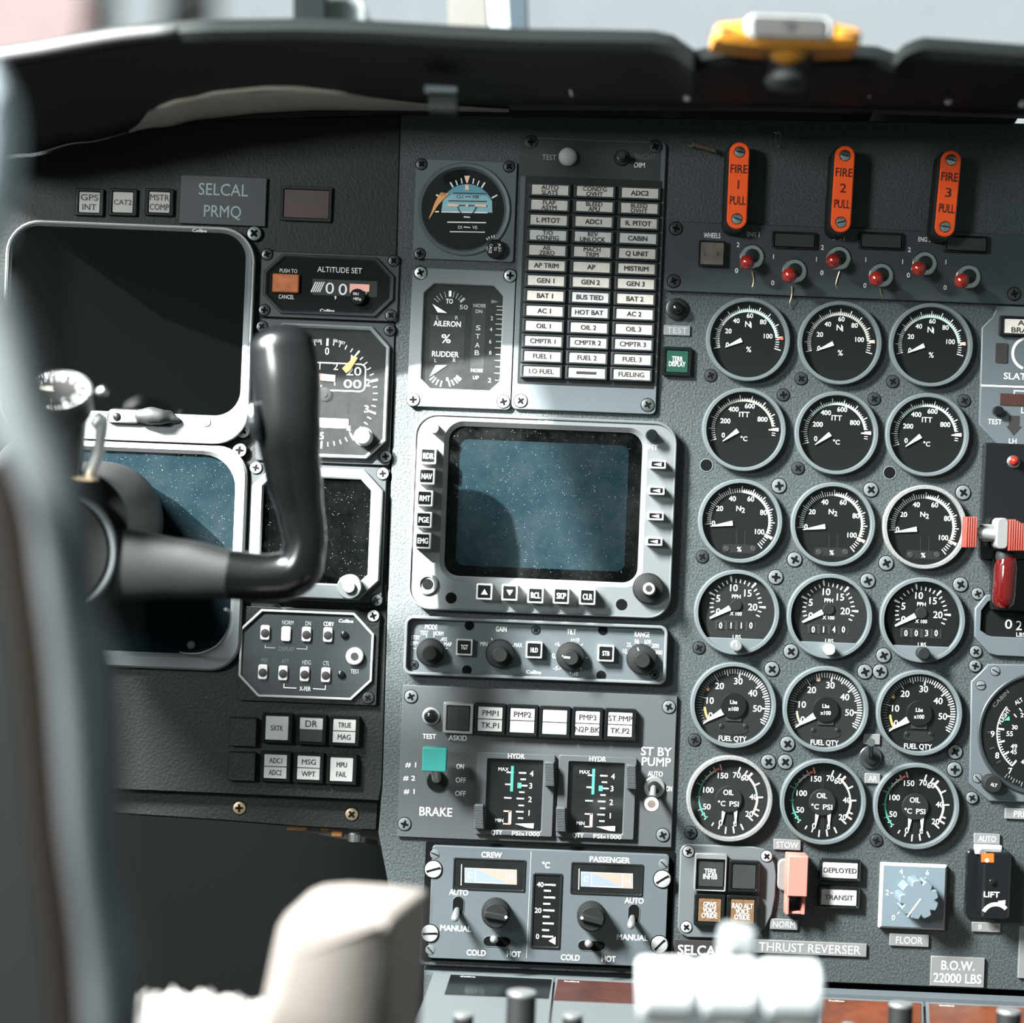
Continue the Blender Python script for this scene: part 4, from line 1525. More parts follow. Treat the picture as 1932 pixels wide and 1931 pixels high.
# central warning panel
t = Thing('warning_light_board', 'tall central warning panel with thirty-nine lettered lights in three columns', 'warning panel', 1108, 520)
mb = MB(t)
mb.box(1111, 521, 272, 514, 0, 9, 'plate', 10, 1.4, 4)
mb.box(1112.5, 534, 258, 392, 8.5, 9.4, 'black', 2, 0)
mb.box(1113, 303, 266, 72, 8.5, 9.3, 'plate_dark', 2, 0)
mb.text('TEST', 1036, 298.6, 10, 9.7, 'grey_ink', w=26)
mb.text('BRIGHT', 1216.7, 297.6, 10, 9.7, 'dim_ink', w=40)
mb.text('DIM', 1206, 313.3, 9.5, 9.7, 'white', w=20)
mb.build('face_plate')
ROWS = [("AUTO\nSLATS", "COND'G\nOVHT", "ADC2"), ("FLAP\nASYM", "BLEED\nAPU", "BLEED\nOVHT"), ("L PITOT", "ADC1", "R. PITOT"), ("T/O\nCONFIG", "REV\nUNLOCK", "CABIN"), ("AIL\nZERO", "MACH\nTRIM", "Q UNIT"), ("AP TRIM", "AP", "MISTRIM"), ("GEN 1", "GEN 2", "GEN 3"), ("BAT 1", "BUS TIED", "BAT 2"), ("AC 1", "HOT BAT", "AC 2"), ("OIL 1", "OIL 2", "OIL 3"), ("CMPTR 1", "CMPTR 2", "CMPTR 3"), ("FUEL 1", "FUEL 2", "FUEL 3"), ("LO FUEL", "|", "FUELING")]
for r, row in enumerate(ROWS):
    for c, s_ in enumerate(row):
        x, y = 1037 - 1.33 * r + 84.6 * c - c * 0.1, 361.3 + 28.4 * r + 3.0 * c
        cool = (r, c) in ((3, 0), (3, 1), (3, 2), (7, 1), (8, 1), (10, 0), (10, 1), (10, 2))
        mb = MB(t)
        mb.frame(mb.at(x, y, rr(79, 26, 2, 2)), mb.at(x, y, rr(69, 18.5, 0.8, 2)), 9, 19, 'plate_dark', 1.4, ich=1.2)
        h = mb.build('warning_light')
        lb = MB(t)
        lb.box(x, y, 70, 19.5, 9, 16.4, 'lens_cool' if cool else 'lens', 0.8, 0.5)
        if s_ == '|':
            lb.box(x, y, 38, 5.5, 16, 16.8, 'ink', 0.3)
        else:
            pr = s_.split('\n')
            if len(pr) == 1:
                lb.text(s_, x, y, 8.6, 16.8, 'ink', bold=0.035)
            else:
                lines(lb, pr, x, y, 7.8, 9.4, 16.8, 'ink', 0.03)
        lb.build('lens', h)
mb = MB(t)
mb.lathe(1071, 298.6, [(17, 9), (17.5, 16), (16.5, 21), (13, 25), (8, 27.5), (3, 28.5)], 'lens_cool', 32)
mb.build('test_button', label='round white test button')
toggle(t, 1172, 300, 1172, 293, 44, 15, 7.5, 'steel', 'black', 9)
for x, y in ((982.5, 757.3), (1221.5, 765)):
    screw(t, x, y, 12, 'pale' if x < 1000 else 'steel', 9)
for x, y in ((1002, 270), (1236, 279)):
    screw(t, x, y, 12, 'dark', 9)

# test button and placards right of the warning panel
t = Thing('push_button', 'glossy black domed push button above the TEST placard', 'button', 1277, 584)
mb = MB(t)
mb.lathe(1277, 584, [(21, 0), (21, 5), (18, 6.5), (13, 6.5)], 'black', 32)
mb.build('collar')
mb = MB(t)
mb.lathe(1276, 583.5, [(11.5, 4), (11.5, 16), (10.5, 20), (7.5, 23), (3, 25)], 'gloss_black', 28)
mb.build('button_cap')
placard('grey TEST placard below the black domed push button', 1277, 624, 50, 19, ['TEST'], 11, 38, 'placard', 'grey_ink', 4)
t = Thing('annunciator_light', 'green TERR DISPLAY push light beside the warning panel', 'push light', 1277, 683)
push_light(t, 1277, 683, 54, 55, 41, 41, ['TERR', 'DISPLAY'], 'lens_green', 'white', th=9, gap=9.6, name='housing', dep=11, fit=[20, 31], bold=0.01)

# fire handle panel
t = Thing('fire_switch_panel', 'dark grey ENG switch panel with red-tipped toggle switches under the fire handles', 'switch panel', 1600, 492)
mb = MB(t)
mb.box(1630, 499, 752, 132, 0, 10, 'plate_dark2', 8, 1.2, 4)
mb.text('WHEELS', 1342.5, 446, 9.6, 10.4, 'white', w=31, bold=0.01)
for s_, x, y in (('ENG 1', 1420, 444), ('ENG 2', 1581, 450.6), ('ENG 3', 1742, 453.4)):
    mb.text(s_, x, y, 8.4, 10.4, 'white', w=23, bold=0.006)
for s_, x, y in (('2', 1391.4, 463.3), ('0', 1388.6, 512), ('1', 1458, 485.7), ('0', 1456.6, 535), ('2', 1550, 468.4), ('1', 1538.8, 490.7), ('0', 1549, 516), ('1', 1631.7, 491.3), ('0', 1630, 540), ('2', 1713.7, 472.7), ('1', 1701, 495.4), ('0', 1711.8, 520.6), ('1', 1782.3, 495.8), ('0', 1780.8, 544)):
    mb.text(s_, x, y, 8.6, 10.4, 'white', bold=0.012)
mb.build('face_plate')
push_light(t, 1341, 481.5, 50, 48, 44, 42, (), 'lens_brown', d0=10, dep=16)
mb = MB(t)
mb.text('L', 1329, 482.5, 7.5, 24.3, 'ink')
mb.text('R', 1353, 482.8, 7.5, 24.3, 'ink')
mb.build('lens_lettering')
for x, y, bx, by in ((1409.6, 495, 1417, 486), (1489.8, 519.6, 1497, 513), (1572.8, 492, 1580, 489), (1654, 526, 1660, 521), (1733.8, 507, 1741.6, 499), (1815.3, 530, 1823.7, 524)):
    toggle(t, bx, by, x, y, 58, 23, 14, 'ball_red', 'steel', 10, ball=True)
for x, y in ((1497, 456), (1660, 457), (1820, 463)):
    push_light(t, x, y, 84, 32, 74, 24, (), 'lens_grey', d0=10, dep=9, name='annunciator')
for x, y in ((1274.5, 433), (1270.4, 531.8), (1911, 556)):
    screw(t, x, y, 12, 'dark', 10)
for pts in (((1419, 512), (1422, 530), (1417, 545), (1404, 546)), ((1494, 540), (1494, 556), (1490, 572), (1491, 580)), ((1584, 512), (1577, 536), (1580, 548), (1572, 552)), ((1660, 545), (1663, 556), (1666, 562), (1664, 566))):
    mb = MB(t)
    mb.tube([(x, y, 14 - 3 * k, 1.3) for k, (x, y) in enumerate(pts)], 'brass', 8, 4)
    mb.build('locking_wire')
for n_, x, y in ((1, 1393, 350), (2, 1590.6, 356.5), (3, 1789, 365)):
    t = Thing('fire_pull_lever', 'orange red fire handle lettered FIRE %d PULL' % n_, 'handle', x, y, 62, 'fire handles')
    rt = (0, 1.2, 3.0)[n_ - 1]
    mb = MB(t)
    mb.box(x - 2, y + 3, 43, 169, 12, 56, 'soft_black', 20, 3, 8, rot=rt)
    mb.box(x - 2, y + 2, 26, 120, 0, 14, 'black', 6, 0, 3, rot=rt)
    mb.build('handle_body')
    mb = MB(t)
    mb.box(x, y, 37, 161, 55, 62, 'fire_red', 18.4, 1.8, 10, rot=rt)
    ru = math.radians(rt) + ROLL
    for s_, dy, h, w_ in (('FIRE', -31, 15.5, 31), (str(n_), -1.5, 16, None if n_ == 1 else 11), ('PULL', 28.5, 15.5, 29)):
        mb.text(s_, x - dy * math.sin(ru), y + dy, h, 62.4, 'fire_ink', w=w_, rot=rt, bold=0.012)
    mb.build('name_plate', label='orange red lettered plate')
    for dy in (-63, 63):
        screw(t, x - dy * math.sin(ru), y + dy, 9.5, 'steel', 62, rot=0.2 if dy < 0 else random.uniform(-0.7, 0.7), slot=True)
# tag chain and spring by the handles
mb = single('return_spring', 'small brass coil spring above the first fire handle', 'spring', 1330, 275)
pts = []
for k in range(97):
    a = k * 2 * math.pi / 8
    u = k / 96
    pts.append((1306 + 44 * u + 0.9 * math.cos(a), 271 + 14 * u + 4.5 * math.cos(a), 26 + 4.5 * math.sin(a), 0.9))
mb.tube([(1296, 274, 20, 1.2), (1300, 275, 26, 1.2)] + pts + [(1353, 293, 20, 1.0)], 'brass', 6, 1)
mb.build()
mb = single('bead_chain', 'short loop of bead chain hanging between the fire handles', 'chain', 1470, 265)
for k in range(26):
    a = k / 25 * 2 * math.pi
    x, y = 1468 + 5 * math.sin(a), 263 + 14 * -math.cos(a)
    mb.lathe3((x, y, 16), (0, -1, 0), [(0.4, -1.3), (1.3, 0), (0.4, 1.3)], 'steel', 8)
mb.tube([(1457, 248, 6, 1.2), (1462, 250, 14, 1.2), (1466, 251, 14, 1.2)], 'steel', 8, 3)
mb.build()

# ================================================================ weather radar
t = Thing('radar_display', 'wide grey weather radar display with RDR, NAV and CLR keys round a dusty screen', 'display', 1022, 972)
mb = MB(t)
mb.frame(mb.at(1024, 975, rr(488, 364, 40, 8)), mb.at(1025, 952, rr(364, 282, 28, 8)), 0, 22, 'bezel', 2.0, ich=9)
mb.build('bezel')
mb = MB(t)
mb.frame(mb.at(1023, 973, rr(494, 370, 42, 8)), mb.at(1023.5, 974, rr(484, 360, 38, 8)), 0, 25, 'plate_light', 1.6)
mb.text('Collins', 1029, 796.5, 5.4, 22.4, 'white', w=28, bold=0.02)
mb.text('INT', 1229.5, 845, 9, 22.4, 'white', w=20, bold=0.015)
mb.build('bezel_edge')
mb = MB(t)
mb.box(1025, 952, 368, 286, 0, 6, 'screen_dark', 28, 0, 8)
mb.box(1023, 954, 318, 238, 4, 7, 'screen', 16, 0, 6)
mb.build('screen')
mb = MB(t)
mb.sheet(mb.at(1025, 952, rr(368, 286, 28, 8)), 11, 'dusty_glass')
mb.build('screen_glass')


def key(t, px, py, w_, h_, d0, dep, s_, th=9, fit=None, sym=None):
    mb = MB(t)
    mb.frame(mb.at(px, py, rr(w_, h_, 2, 2)), mb.at(px, py, rr(w_ - 6.5, h_ - 6.5, 1.5, 2)), d0, d0 + dep, 'lens_cool', 1.0, ich=0.8)
    mb.box(px, py, w_ - 6, h_ - 6, d0, d0 + dep - 1.2, 'gloss_black', 1)
    if s_:
        mb.text(s_, px, py, th, d0 + dep - 0.9, 'white', w=fit, bold=0.02)
    if sym == 'up':
        mb.sheet(mb.at(px, py, [(0, 5), (-6, -5), (6, -5)]), d0 + dep - 0.9, 'white')
    if sym == 'down':
        mb.sheet(mb.at(px, py, [(0, -5), (6, 5), (-6, 5)]), d0 + dep - 0.9, 'white')
    if sym == 'arrow':
        mb.sheet(mb.at(px, py, [(-8, 0), (6, -3.2), (6, 3.2)]), d0 + dep - 0.9, 'white')
    return mb.build('key')


for s_, x, y in (('RDR', 810.3, 862), ('NAV', 807.5, 900), ('RMT', 804, 941), ('PGE', 802, 981), ('EMG', 800, 1020)):
    key(t, x, y, 30, 30, 20, 32, s_, 10, 19)
for s_, x, y in (('RCL', 1010, 1121.6), ('SKP', 1057.7, 1122.7), ('CLR', 1106.6, 1124.4)):
    key(t, x, y, 30, 30, 20, 32, s_, 10.5, 17)
key(t, 914.6, 1115, 30, 30, 20, 32, '', sym='up')
key(t, 961.8, 1116.6, 30, 30, 20, 32, '', sym='down')
for x, y in ((1238.5, 877.6), (1236, 926.5), (1234.3, 974), (1231.8, 1021.5)):
    key(t, x, y, 30, 16, 20, 24, '', sym='arrow')
mb = MB(t)
mb.lathe(820, 809, [(9.5, 20), (9.5, 46), (8.5, 48)], 'lens_cool', 28)
mb.build('brightness_knob')
mb = MB(t)
mb.lathe(1226.7, 823, [(11, 20), (11, 44), (9, 46)], 'gloss_black', 28)
mb.build('intensity_knob')
mb = MB(t)
mb.lathe(807.5, 1101.7, [(20.5, 20), (20.5, 25), (18, 27), (14, 27), (12, 24)], 'bezel', 36)
mb.cyl(807.5, 1101.7, 10, 20, 25, 'void', n=28)
mb.build('jack_socket')
mb = MB(t)
mb.lathe(1221, 1109.6, [(29, 20), (29, 34), (26, 38), (13, 41), (12.5, 60), (11.5, 62), (6, 62)], 'soft_black', 40)
mb.lathe(1220, 1108.6, [(11, 62), (10.5, 63), (6.5, 63)], 'lens_cool', 28)
mb.cyl(1220, 1108.6, 6.5, 61, 63.3, 'ink', n=20)
mb.build('selector_knob')
for x, y in ((851.7, 1127.7), (1171.4, 1140)):
    mb = MB(t)
    mb.lathe(x, y, [(10.5, 21), (10.5, 22.6)], 'void', 28)
    mb.build('screw_hole')

# radar control
t = Thing('radar_control', 'long narrow radar control panel with MODE, GAIN, TILT and RANGE knobs', 'control panel', 1010, 1226)
mb = MB(t)
mb.frame(mb.at(1010.5, 1226, rr(494, 111, 15, 6)), mb.at(1010.5, 1226, rr(482, 99, 10, 6)), 0, 22, 'bezel', 1.6, ich=1.6)
mb.build('frame')
mb = MB(t)
mb.box(1010.5, 1226, 484, 101, 0, 9, 'plate', 10, 0, 5)
for s_, x, y, w_ in (('MODE', 814, 1182.7, 23), ('GAIN', 945.8, 1187, 20), ('TILT', 1078, 1191.8, 17), ('RANGE', 1211, 1197, 28)):
    mb.text(s_, x, y, 9.6, 9.4, 'white', w=w_, bold=0.012)
for s_, x, y, w_ in (('TEST', 800.6, 1194, 15), ('NORM', 827.7, 1195, 19), ('STBY', 784.7, 1202.6, 17), ('OFF', 780.7, 1213.4, 12), ('WX', 838.8, 1206, 10), ('MAP', 845.3, 1215.4, 14), ('MIN', 913, 1214.6, 13), ('MAX', 977.7, 1216.9, 15), ('+10', 1086.7, 1207.5, 12), ('+5', 1050.8, 1215.4, 8), ('0', 1044, 1236.8, None), ('-5', 1048.3, 1260.4, 8), ('-10', 1084.4, 1271, 11), ('10', 1178.4, 1228.2, 7), ('25', 1186, 1216.3, 8), ('50', 1200.6, 1210.3, 8), ('100', 1221.6, 1211, 12), ('200', 1236.2, 1218.3, 13), ('300', 1242.4, 1231, 13)):
    mb.text(s_, x, y, 7.6, 9.4, 'white', w=w_, bold=0.006)
mb.text('Collins', 1006.7, 1268, 6, 9.4, 'white', w=28, bold=0.025)
for kx, ky, angs in ((812.6, 1229.7, (-78, -55, -14, 12, 42, 78)), (943.5, 1232.5, (-30,)), (1076, 1238, (-96, -45, 4, 45, 95, 140, 180, -140)), (1209, 1242.5, (-70, -40, -10, 16, 45, 70))):
    for a in angs:
        mb.tick(kx, ky, a, 28, 33, 1.3, 9.4, 'white')
mb.line((960, 1224), (968, 1219), 2, 9.4, 'white')
mb.build('face_plate')
for i, (x, y, r, a) in enumerate(((812.6, 1229.7, 26, -75), (943.5, 1232.5, 27, 200), (1076, 1238, 27, -82), (1209, 1242.5, 28, 60))):
    mb = MB(t)
    mb.lathe(x, y, [(r, 9), (r, 22), (r - 2, 25), (r * 0.55, 28), (r * 0.52, 52), (r * 0.46, 54)], 'rubber', 48)
    if i == 2:
        mb.line((x - 16, y - 2), (x - 6, y - 1), 3.4, 28.6, 'white')
        mb.line((x - 14, y - 1.6), (x - 2, y - 0.6), 3.2, 54.4, 'white')
    if i == 3:
        mb.line((x - 8, y - 22), (x - 5, y - 14), 2.5, 27.5, 'grey_ink')
    mb.build('knob')
for s_, x, y in (('TGT', 876.6, 1220), ('HLD', 1007.6, 1225.4), ('STB', 1142.2, 1231.7)):
    key(t, x, y, 31, 31, 9, 16, s_, 8.5, 13)
for x, y in ((781.8, 1254.4), (1011, 1189), (1234.5, 1273)):
    screw(t, x, y, 8, 'dark', 9)
for x, y in ((885.7, 1180), (1137, 1189), (881, 1264), (1133.7, 1274)):
    mb = MB(t)
    mb.cyl(x, y, 9, 9, 9.8, 'void', n=24)
    mb.build('screw_hole')

# hydraulic and brake panel
t = Thing('hydraulic_panel', 'grey BRAKE and hydraulic panel with six push lights and two HYDR tape gauges', 'control panel', 1014, 1445)
mb = MB(t)
mb.box(1013.5, 1445.5, 517, 286, 0, 8, 'plate_warm', 2, 1.0, 2)
for s_, x, y, h, w_ in (('TEST', 810.3, 1389, 9, 25), ('ASKID', 863.8, 1392, 9.5, 34), ('# 1', 775.4, 1442.3, 9, 20), ('# 2', 772.5, 1467.5, 9, 22), ('# 1', 772.5, 1492.5, 9, 20), ('ON', 868.4, 1445.8, 9.5, 14), ('OFF', 869.6, 1471.3, 9.5, 19), ('OFF', 869, 1496.5, 9.5, 20), ('BRAKE', 822.6, 1531, 16, 61), ('ST BY', 1237.7, 1417.7, 15.5, 57), ('PUMP', 1237.7, 1437, 15.5, 54), ('AUTO', 1235.7, 1459.7, 9.5, 28), ('ON', 1261.7, 1487.8, 9.5, 11)):
    mb.text(s_, x, y, h, 8.4, 'white', w=w_, bold=0.012)
mb.build('face_plate')
for x, y in ((776, 1314), (1261.5, 1333.6), (763.8, 1554), (1250, 1574.8)):
    screw(t, x, y, 12, 'grey', 8)
mb = MB(t)
mb.lathe(813.4, 1351, [(16.5, 8), (16.5, 10.5), (15, 11.5), (13.5, 11.5)], 'dull_steel', 32)
mb.lathe(813.4, 1351, [(13.2, 9), (13, 14), (11, 20), (7.5, 24), (3, 25.5)], 'gloss_black', 32)
mb.build('test_lamp')
push_light(t, 865.2, 1353.5, 57, 58, 42, 45, (), d0=8, dep=14, halves=None, lens='lens_grey', rim='dull_steel')
mb = MB(t)
mb.sheet(mb.at(865.2, 1353.5, rr(2.2, 45, 0.1, 1)), 20.4, 'ink')
mb.text('L', 853.5, 1355, 14, 20.5, 'ink', w=9)
mb.text('R', 876.5, 1355, 14, 20.5, 'ink', w=10)
mb.build('askid_lettering')
for x, y, rows in ((925, 1355.3, ['PMP1', 'TK.P1']), (985.4, 1358, ['PMP2', '']), (1046.2, 1361, ['', '']), (1107.6, 1363.3, ['PMP3', 'N2P.BK']), (1168.8, 1365.5, ['ST.PMP', 'TK.P2'])):
    h = push_light(t, x, y, 59, 60, 46, 46, rows, 'lens_white', th=10, d0=8, dep=15, split=True, fit=None)
mb = MB(t)
mb.lathe(824.6, 1472.7, [(19, 8), (19, 12), (17, 14), (12, 14)], 'gloss_black', 32)
mb.tube([(824, 1470, 12, 9), (820, 1440, 60, 9)], 'dull_steel', 16, 3)
bo = mb.build('brake_switch')
mb = MB(t)
q = t.L(819.7, 1434.5, 84)
mb.prism([(q[0] + a, q[1] + b) for a, b in rr(45, 44, 2, 2)], 52, 84, 'teal_cap', 1.6)
mb.build('switch_cap', bo, label='turquoise square cap')
for gx, gy in ((0, 0), (153, 5.4)):
    mb = MB(t)
    cx_, cy_ = 971.5 + gx, 1497.5 + gy
    wx, wy = 970.4 + gx, 1498.5 + gy
    mb.frame(mb.at(cx_, cy_, rr(146, 154, 3, 2)), mb.at(wx, wy, rr(105, 133, 2, 2)), 8, 17, 'plate_warm', 1.0, ich=1.5)
    mb.text('HYDR', 974 + gx, 1425.2 + gy, 9, 17.4, 'white', w=31, bold=0.008)
    mb.text('QTY', 937 + gx, 1568.5 + gy, 8, 17.4, 'white', w=21)
    mb.text('PSIx1000', 992 + gx, 1571 + gy, 7.5, 17.4, 'white', w=52)
    g = mb.build('tape_gauge')
    mb = MB(t)
    mb.sheet(mb.at(wx, wy, rr(108, 136, 2, 2)), 9, 'dial_black')
    mb.text('MAX', 950 + gx, 1450.6 + gy, 6.5, 9.4, 'white', w=19)
    mb.text('MIN', 942 + gx, 1547 + gy, 6.5, 9.4, 'white', w=15)
    for s_, x, y in (('4', 1003, 1459), ('3', 1001.2, 1482), ('2', 999.8, 1507.5), ('1', 998, 1533)):
        mb.text(s_, x + gx, y + gy, 10, 9.4, 'white', bold=0.006)
    for k, (x, y) in enumerate(((985.8, 1457.7), (987, 1469.8), (988, 1481.6), (984.3, 1494), (981.7, 1506), (983.5, 1519), (980.6, 1530.8), (982, 1543))):
        mb.box(x + gx, y + gy, 14 if k % 2 == 0 else 10, 2.6, 9, 9.6, 'white', 0.3)
    for x, y in ((962.6, 1456.8), (960.3, 1479.4), (958, 1504.7)):
        mb.box(x + gx, y + gy, 14, 2.4, 9, 9.6, 'white', 0.3)
    mb.box(966 + gx, 1468.6 + gy, 5.2, 48, 9, 10, 'green', 0.3)
    mb.box(980 + gx, 1481.4 + gy, 7.5, 10, 9, 10.2, 'green', 0.3)
    mb.build('scale', g)
    mb = MB(t)
    for bx, by, bw, bh in ((957, 1529.6, 14, 2.6), (962, 1541.5, 5.5, 25), (956, 1553.5, 14, 2.2)):
        mb.box(bx + gx, by + gy, bw, bh, 9.8, 10.6, 'pink', 0.2)
    mb.build('low_quantity_flag', g)
    mb = MB(t)
    mb.prism([t.L(x + gx, y + gy) for x, y in ((972, 1553.5), (1007, 1552.5), (1006.5, 1562), (996, 1561))], 9.8, 10.8, 'ivory')
    mb.build('pressure_pointer', g)
    mb = MB(t)
    mb.sheet(mb.at(wx, wy, rr(107, 135, 2, 2)), 14, 'trim_glass')
    mb.build('glass', g)
    for x, y in ((1035.6, 1456.8), (903.8, 1536.5)):
        mb = MB(t)
        mb.box(x + gx, y + gy, 16, 45, 14, 36, 'plate_warm', 1, 1)
        for k in range(14):
            mb.box(x + gx - (k - 6.5) * 3.1 * -RS, y + gy + (k - 6.5) * 3.1, 16.6, 1.4, 35, 37, 'plate_warm', 0.3)
        mb.build('knurled_tab', g)
toggle(t, 1233.3, 1484.3, 1229.3, 1517.7, 78, 20, 10, 'rubber', 'dull_steel', 8)
mb = MB(t)
q = t.L(1229.3, 1517.7, 92)
mb.add(*(lambda P: ([(q[0] + r * math.cos(2 * math.pi * i / 28), -d, q[1] + r * math.sin(2 * math.pi * i / 28)) for r, d in P for i in range(28)],
       [(k * 28 + i, k * 28 + (i + 1) % 28, (k + 1) * 28 + (i + 1) % 28, (k + 1) * 28 + i) for k in range(len(P) - 1) for i in range(28)] + [tuple(range((len(P) - 1) * 28, len(P) * 28))]))([(9, 70), (14.5, 80), (14.5, 90), (13, 92)]), 'rubber')
for r0, r1, m_ in ((12.8, 8, 'ivory'), (8, 0.1, 'lens_brown')):
    mb.add([(q[0] + r * math.cos(2 * math.pi * i / 28), -92.5, q[1] + r * math.sin(2 * math.pi * i / 28)) for r in (r0, r1) for i in range(28)], [(i, (i + 1) % 28, 28 + (i + 1) % 28, 28 + i) for i in range(28)], m_)
mb.build('lever_knob')

# temperature panel
t = Thing('temperature_panel', 'grey CREW and PASSENGER cabin temperature panel with a centre tape thermometer', 'control panel', 1033, 1709)
mb = MB(t)
mb.box(1034, 1709, 470, 224, 0, 2.5, 'void', 3)
mb.build('mounting_gap')
mb = MB(t)
mb.box(1035, 1708.5, 446, 212, 1, 13, 'plate', 6, 1.2, 3)
for s_, x, y, h, w_ in (('CREW', 927.8, 1611.4, 10, 38), ('PASSENGER', 1150, 1620.7, 10, 75), ('°C', 1030, 1630.7, 11, 14), ('AUTO', 865.8, 1682, 10, 35), ('MANUAL', 860.5, 1749.5, 10.5, 58), ('COLD', 898.8, 1795.5, 10.5, 35), ('HOT', 969.5, 1798, 10.5, 26), ('AUTO', 1195.8, 1697.5, 10, 35), ('MANUAL', 1192.4, 1766.7, 10.5, 58), ('COLD', 1075.7, 1804.4, 10.5, 35), ('HOT', 1147.7, 1807, 10.5, 26)):
    mb.text(s_, x, y, h, 13.4, 'white', w=w_, bold=0.025)
mb.line((1002, 1605), (993, 1806), 1.2, 13.3, 'grey_ink')
mb.build('face_plate')
for wx, wy, sx, sy in ((923.3, 1648.6, 926, 1651.3), (1144.3, 1656.8, 1144.3, 1658.6)):
    mb = MB(t)
    mb.frame(mb.at(wx, wy, rr(136, 60, 2, 2)), mb.at(wx, wy, rr(130, 54, 2, 2)), 12, 15, 'black', 0.6)
    mb.sheet(mb.at(wx, wy, rr(131, 55, 2, 2)), 13.4, 'dial_black')
    h = mb.build('indicator_window')
    mb = MB(t)
    P = lambda a, b: (sx + a, sy + b + a * RS)
    mb.prism([t.L(*P(a, b)) for a, b in ((-49, -14), (49, -14), (49, 14), (-49, 14))], 13.4, 14.0, 'lens_white')
    mb.poly([P(a, b) for a, b in ((-48, -13), (-30, -13), (-30, 13), (-48, 13))], 14.2, 'wash_blue')
    mb.poly([P(a, b) for a, b in ((-28, 11), (-28, -13), (28, 11))], 14.2, 'wash_blue')
    mb.poly([P(a, b) for a, b in ((-28, -13), (28, -13), (28, 11))], 14.2, 'wash_pink')
    mb.poly([P(a, b) for a, b in ((30, -13), (48, -13), (48, 13), (30, 13))], 14.2, 'wash_pink')
    mb.text('C', *P(-39, 0), 10, 14.4, 'white', bold=0.01)
    mb.text('H', *P(39, 0), 10, 14.4, 'white', bold=0.01)
    mb.build('temperature_scale', h)
    mb = MB(t)
    mb.line((wx - 52, wy - 20), (wx - 53, wy + 20), 2, 14.8, 'grey_ink')
    mb.build('needle', h)
    mb = MB(t)
    mb.sheet(mb.at(wx, wy, rr(130, 54, 2, 2)), 15.0, 'trim_glass')
    mb.build('glass', h)
mb = MB(t)
mb.frame(mb.at(1030.5, 1716.5, rr(56, 142, 3, 2)), mb.at(1030.5, 1716.5, rr(48, 134, 2, 2)), 12, 15.5, 'black', 0.8)
mb.sheet(mb.at(1030.5, 1716.5, rr(49, 135, 2, 2)), 13.5, 'dial_black')
for s_, x, y in (('40', 1019, 1667), ('20', 1015, 1715.7), ('0', 1014, 1764.6)):
    mb.text(s_, x, y, 9, 14, 'white', bold=0.01)
for k, yy in enumerate((370, 412, 460, 505, 552, 597, 645, 692, 738)):
    y = 1570 + yy / 3.788
    x = 1037.5 - k * 0.55
    mb.box(x - (0 if k % 2 == 0 else 4.5), y, 21 if k % 2 == 0 else 13, 3, 13, 14, 'white', 0.3)
mb.build('thermometer')
mb = MB(t)
mb.prism([t.L(*p) for p in ((1035, 1773), (1048, 1765), (1047.5, 1780))], 14, 15, 'peach')
mb.build('thermometer_pointer')
for x, y in ((935.8, 1717.8), (1114.7, 1724)):
    mb = MB(t)
    mb.lathe(x, y, [(27, 13), (27, 40), (25.5, 43), (23.5, 43.5), (23, 52), (22, 53)], 'rubber', 56, 28, 0.8)
    rt = 8 if x < 1000 else 12
    mb.box(x, y, 44, 12, 52, 62, 'rubber', 3, 2, 3, rot=rt)
    mb.cyl(x + (19 if x < 1000 else -19), y + (1 if x < 1000 else -4), 2.6, 61, 62.6, 'white', n=14)
    mb.build('knob')


def slot_toggle(t, x, y, w_, h_, tx, ty, d0):
    mb = MB(t)
    mb.frame(mb.at(x, y, rr(w_ + 3, h_ + 3, min(w_, h_) / 2 + 1.4, 6)), mb.at(x, y, rr(w_, h_, min(w_, h_) / 2 - 0.1, 6)), d0, d0 + 1.0, 'plate', 0.3)
    mb.sheet(mb.at(x, y, rr(w_, h_, min(w_, h_) / 2 - 0.1, 6)), d0 + 0.5, 'void')
    o = mb.build('switch_slot')
    mb = MB(t)
    bx, by = (x * 0.6 + tx * 0.4, y * 0.6 + ty * 0.4)
    mb.tube([(bx, by, d0, 5.5), ((bx + tx) / 2, (by + ty) / 2, d0 + 24, 6.5), (tx, ty, d0 + 46, 7.5)], 'dull_steel', 18, 4, round_ends=True)
    mb.build('toggle_lever', o)


slot_toggle(t, 865, 1707, 20, 34, 858.4, 1733.7, 13)
slot_toggle(t, 937.9, 1774.6, 50, 18, 931.8, 1773, 13)
slot_toggle(t, 1195, 1722, 20, 34, 1190.5, 1747, 13)
slot_toggle(t, 1115.8, 1782.5, 50, 18, 1110.5, 1781, 13)
for x, y in ((818.3, 1638.6), (1248.6, 1657), (811.7, 1758.8), (1243.3, 1780)):
    screw(t, x, y, 16, 'pale', 13, slot=True)
for x, y in ((821, 1610), (1251, 1628.6), (812, 1790)):
    screw(t, x, y, 9, 'grey', 12, slot=True)

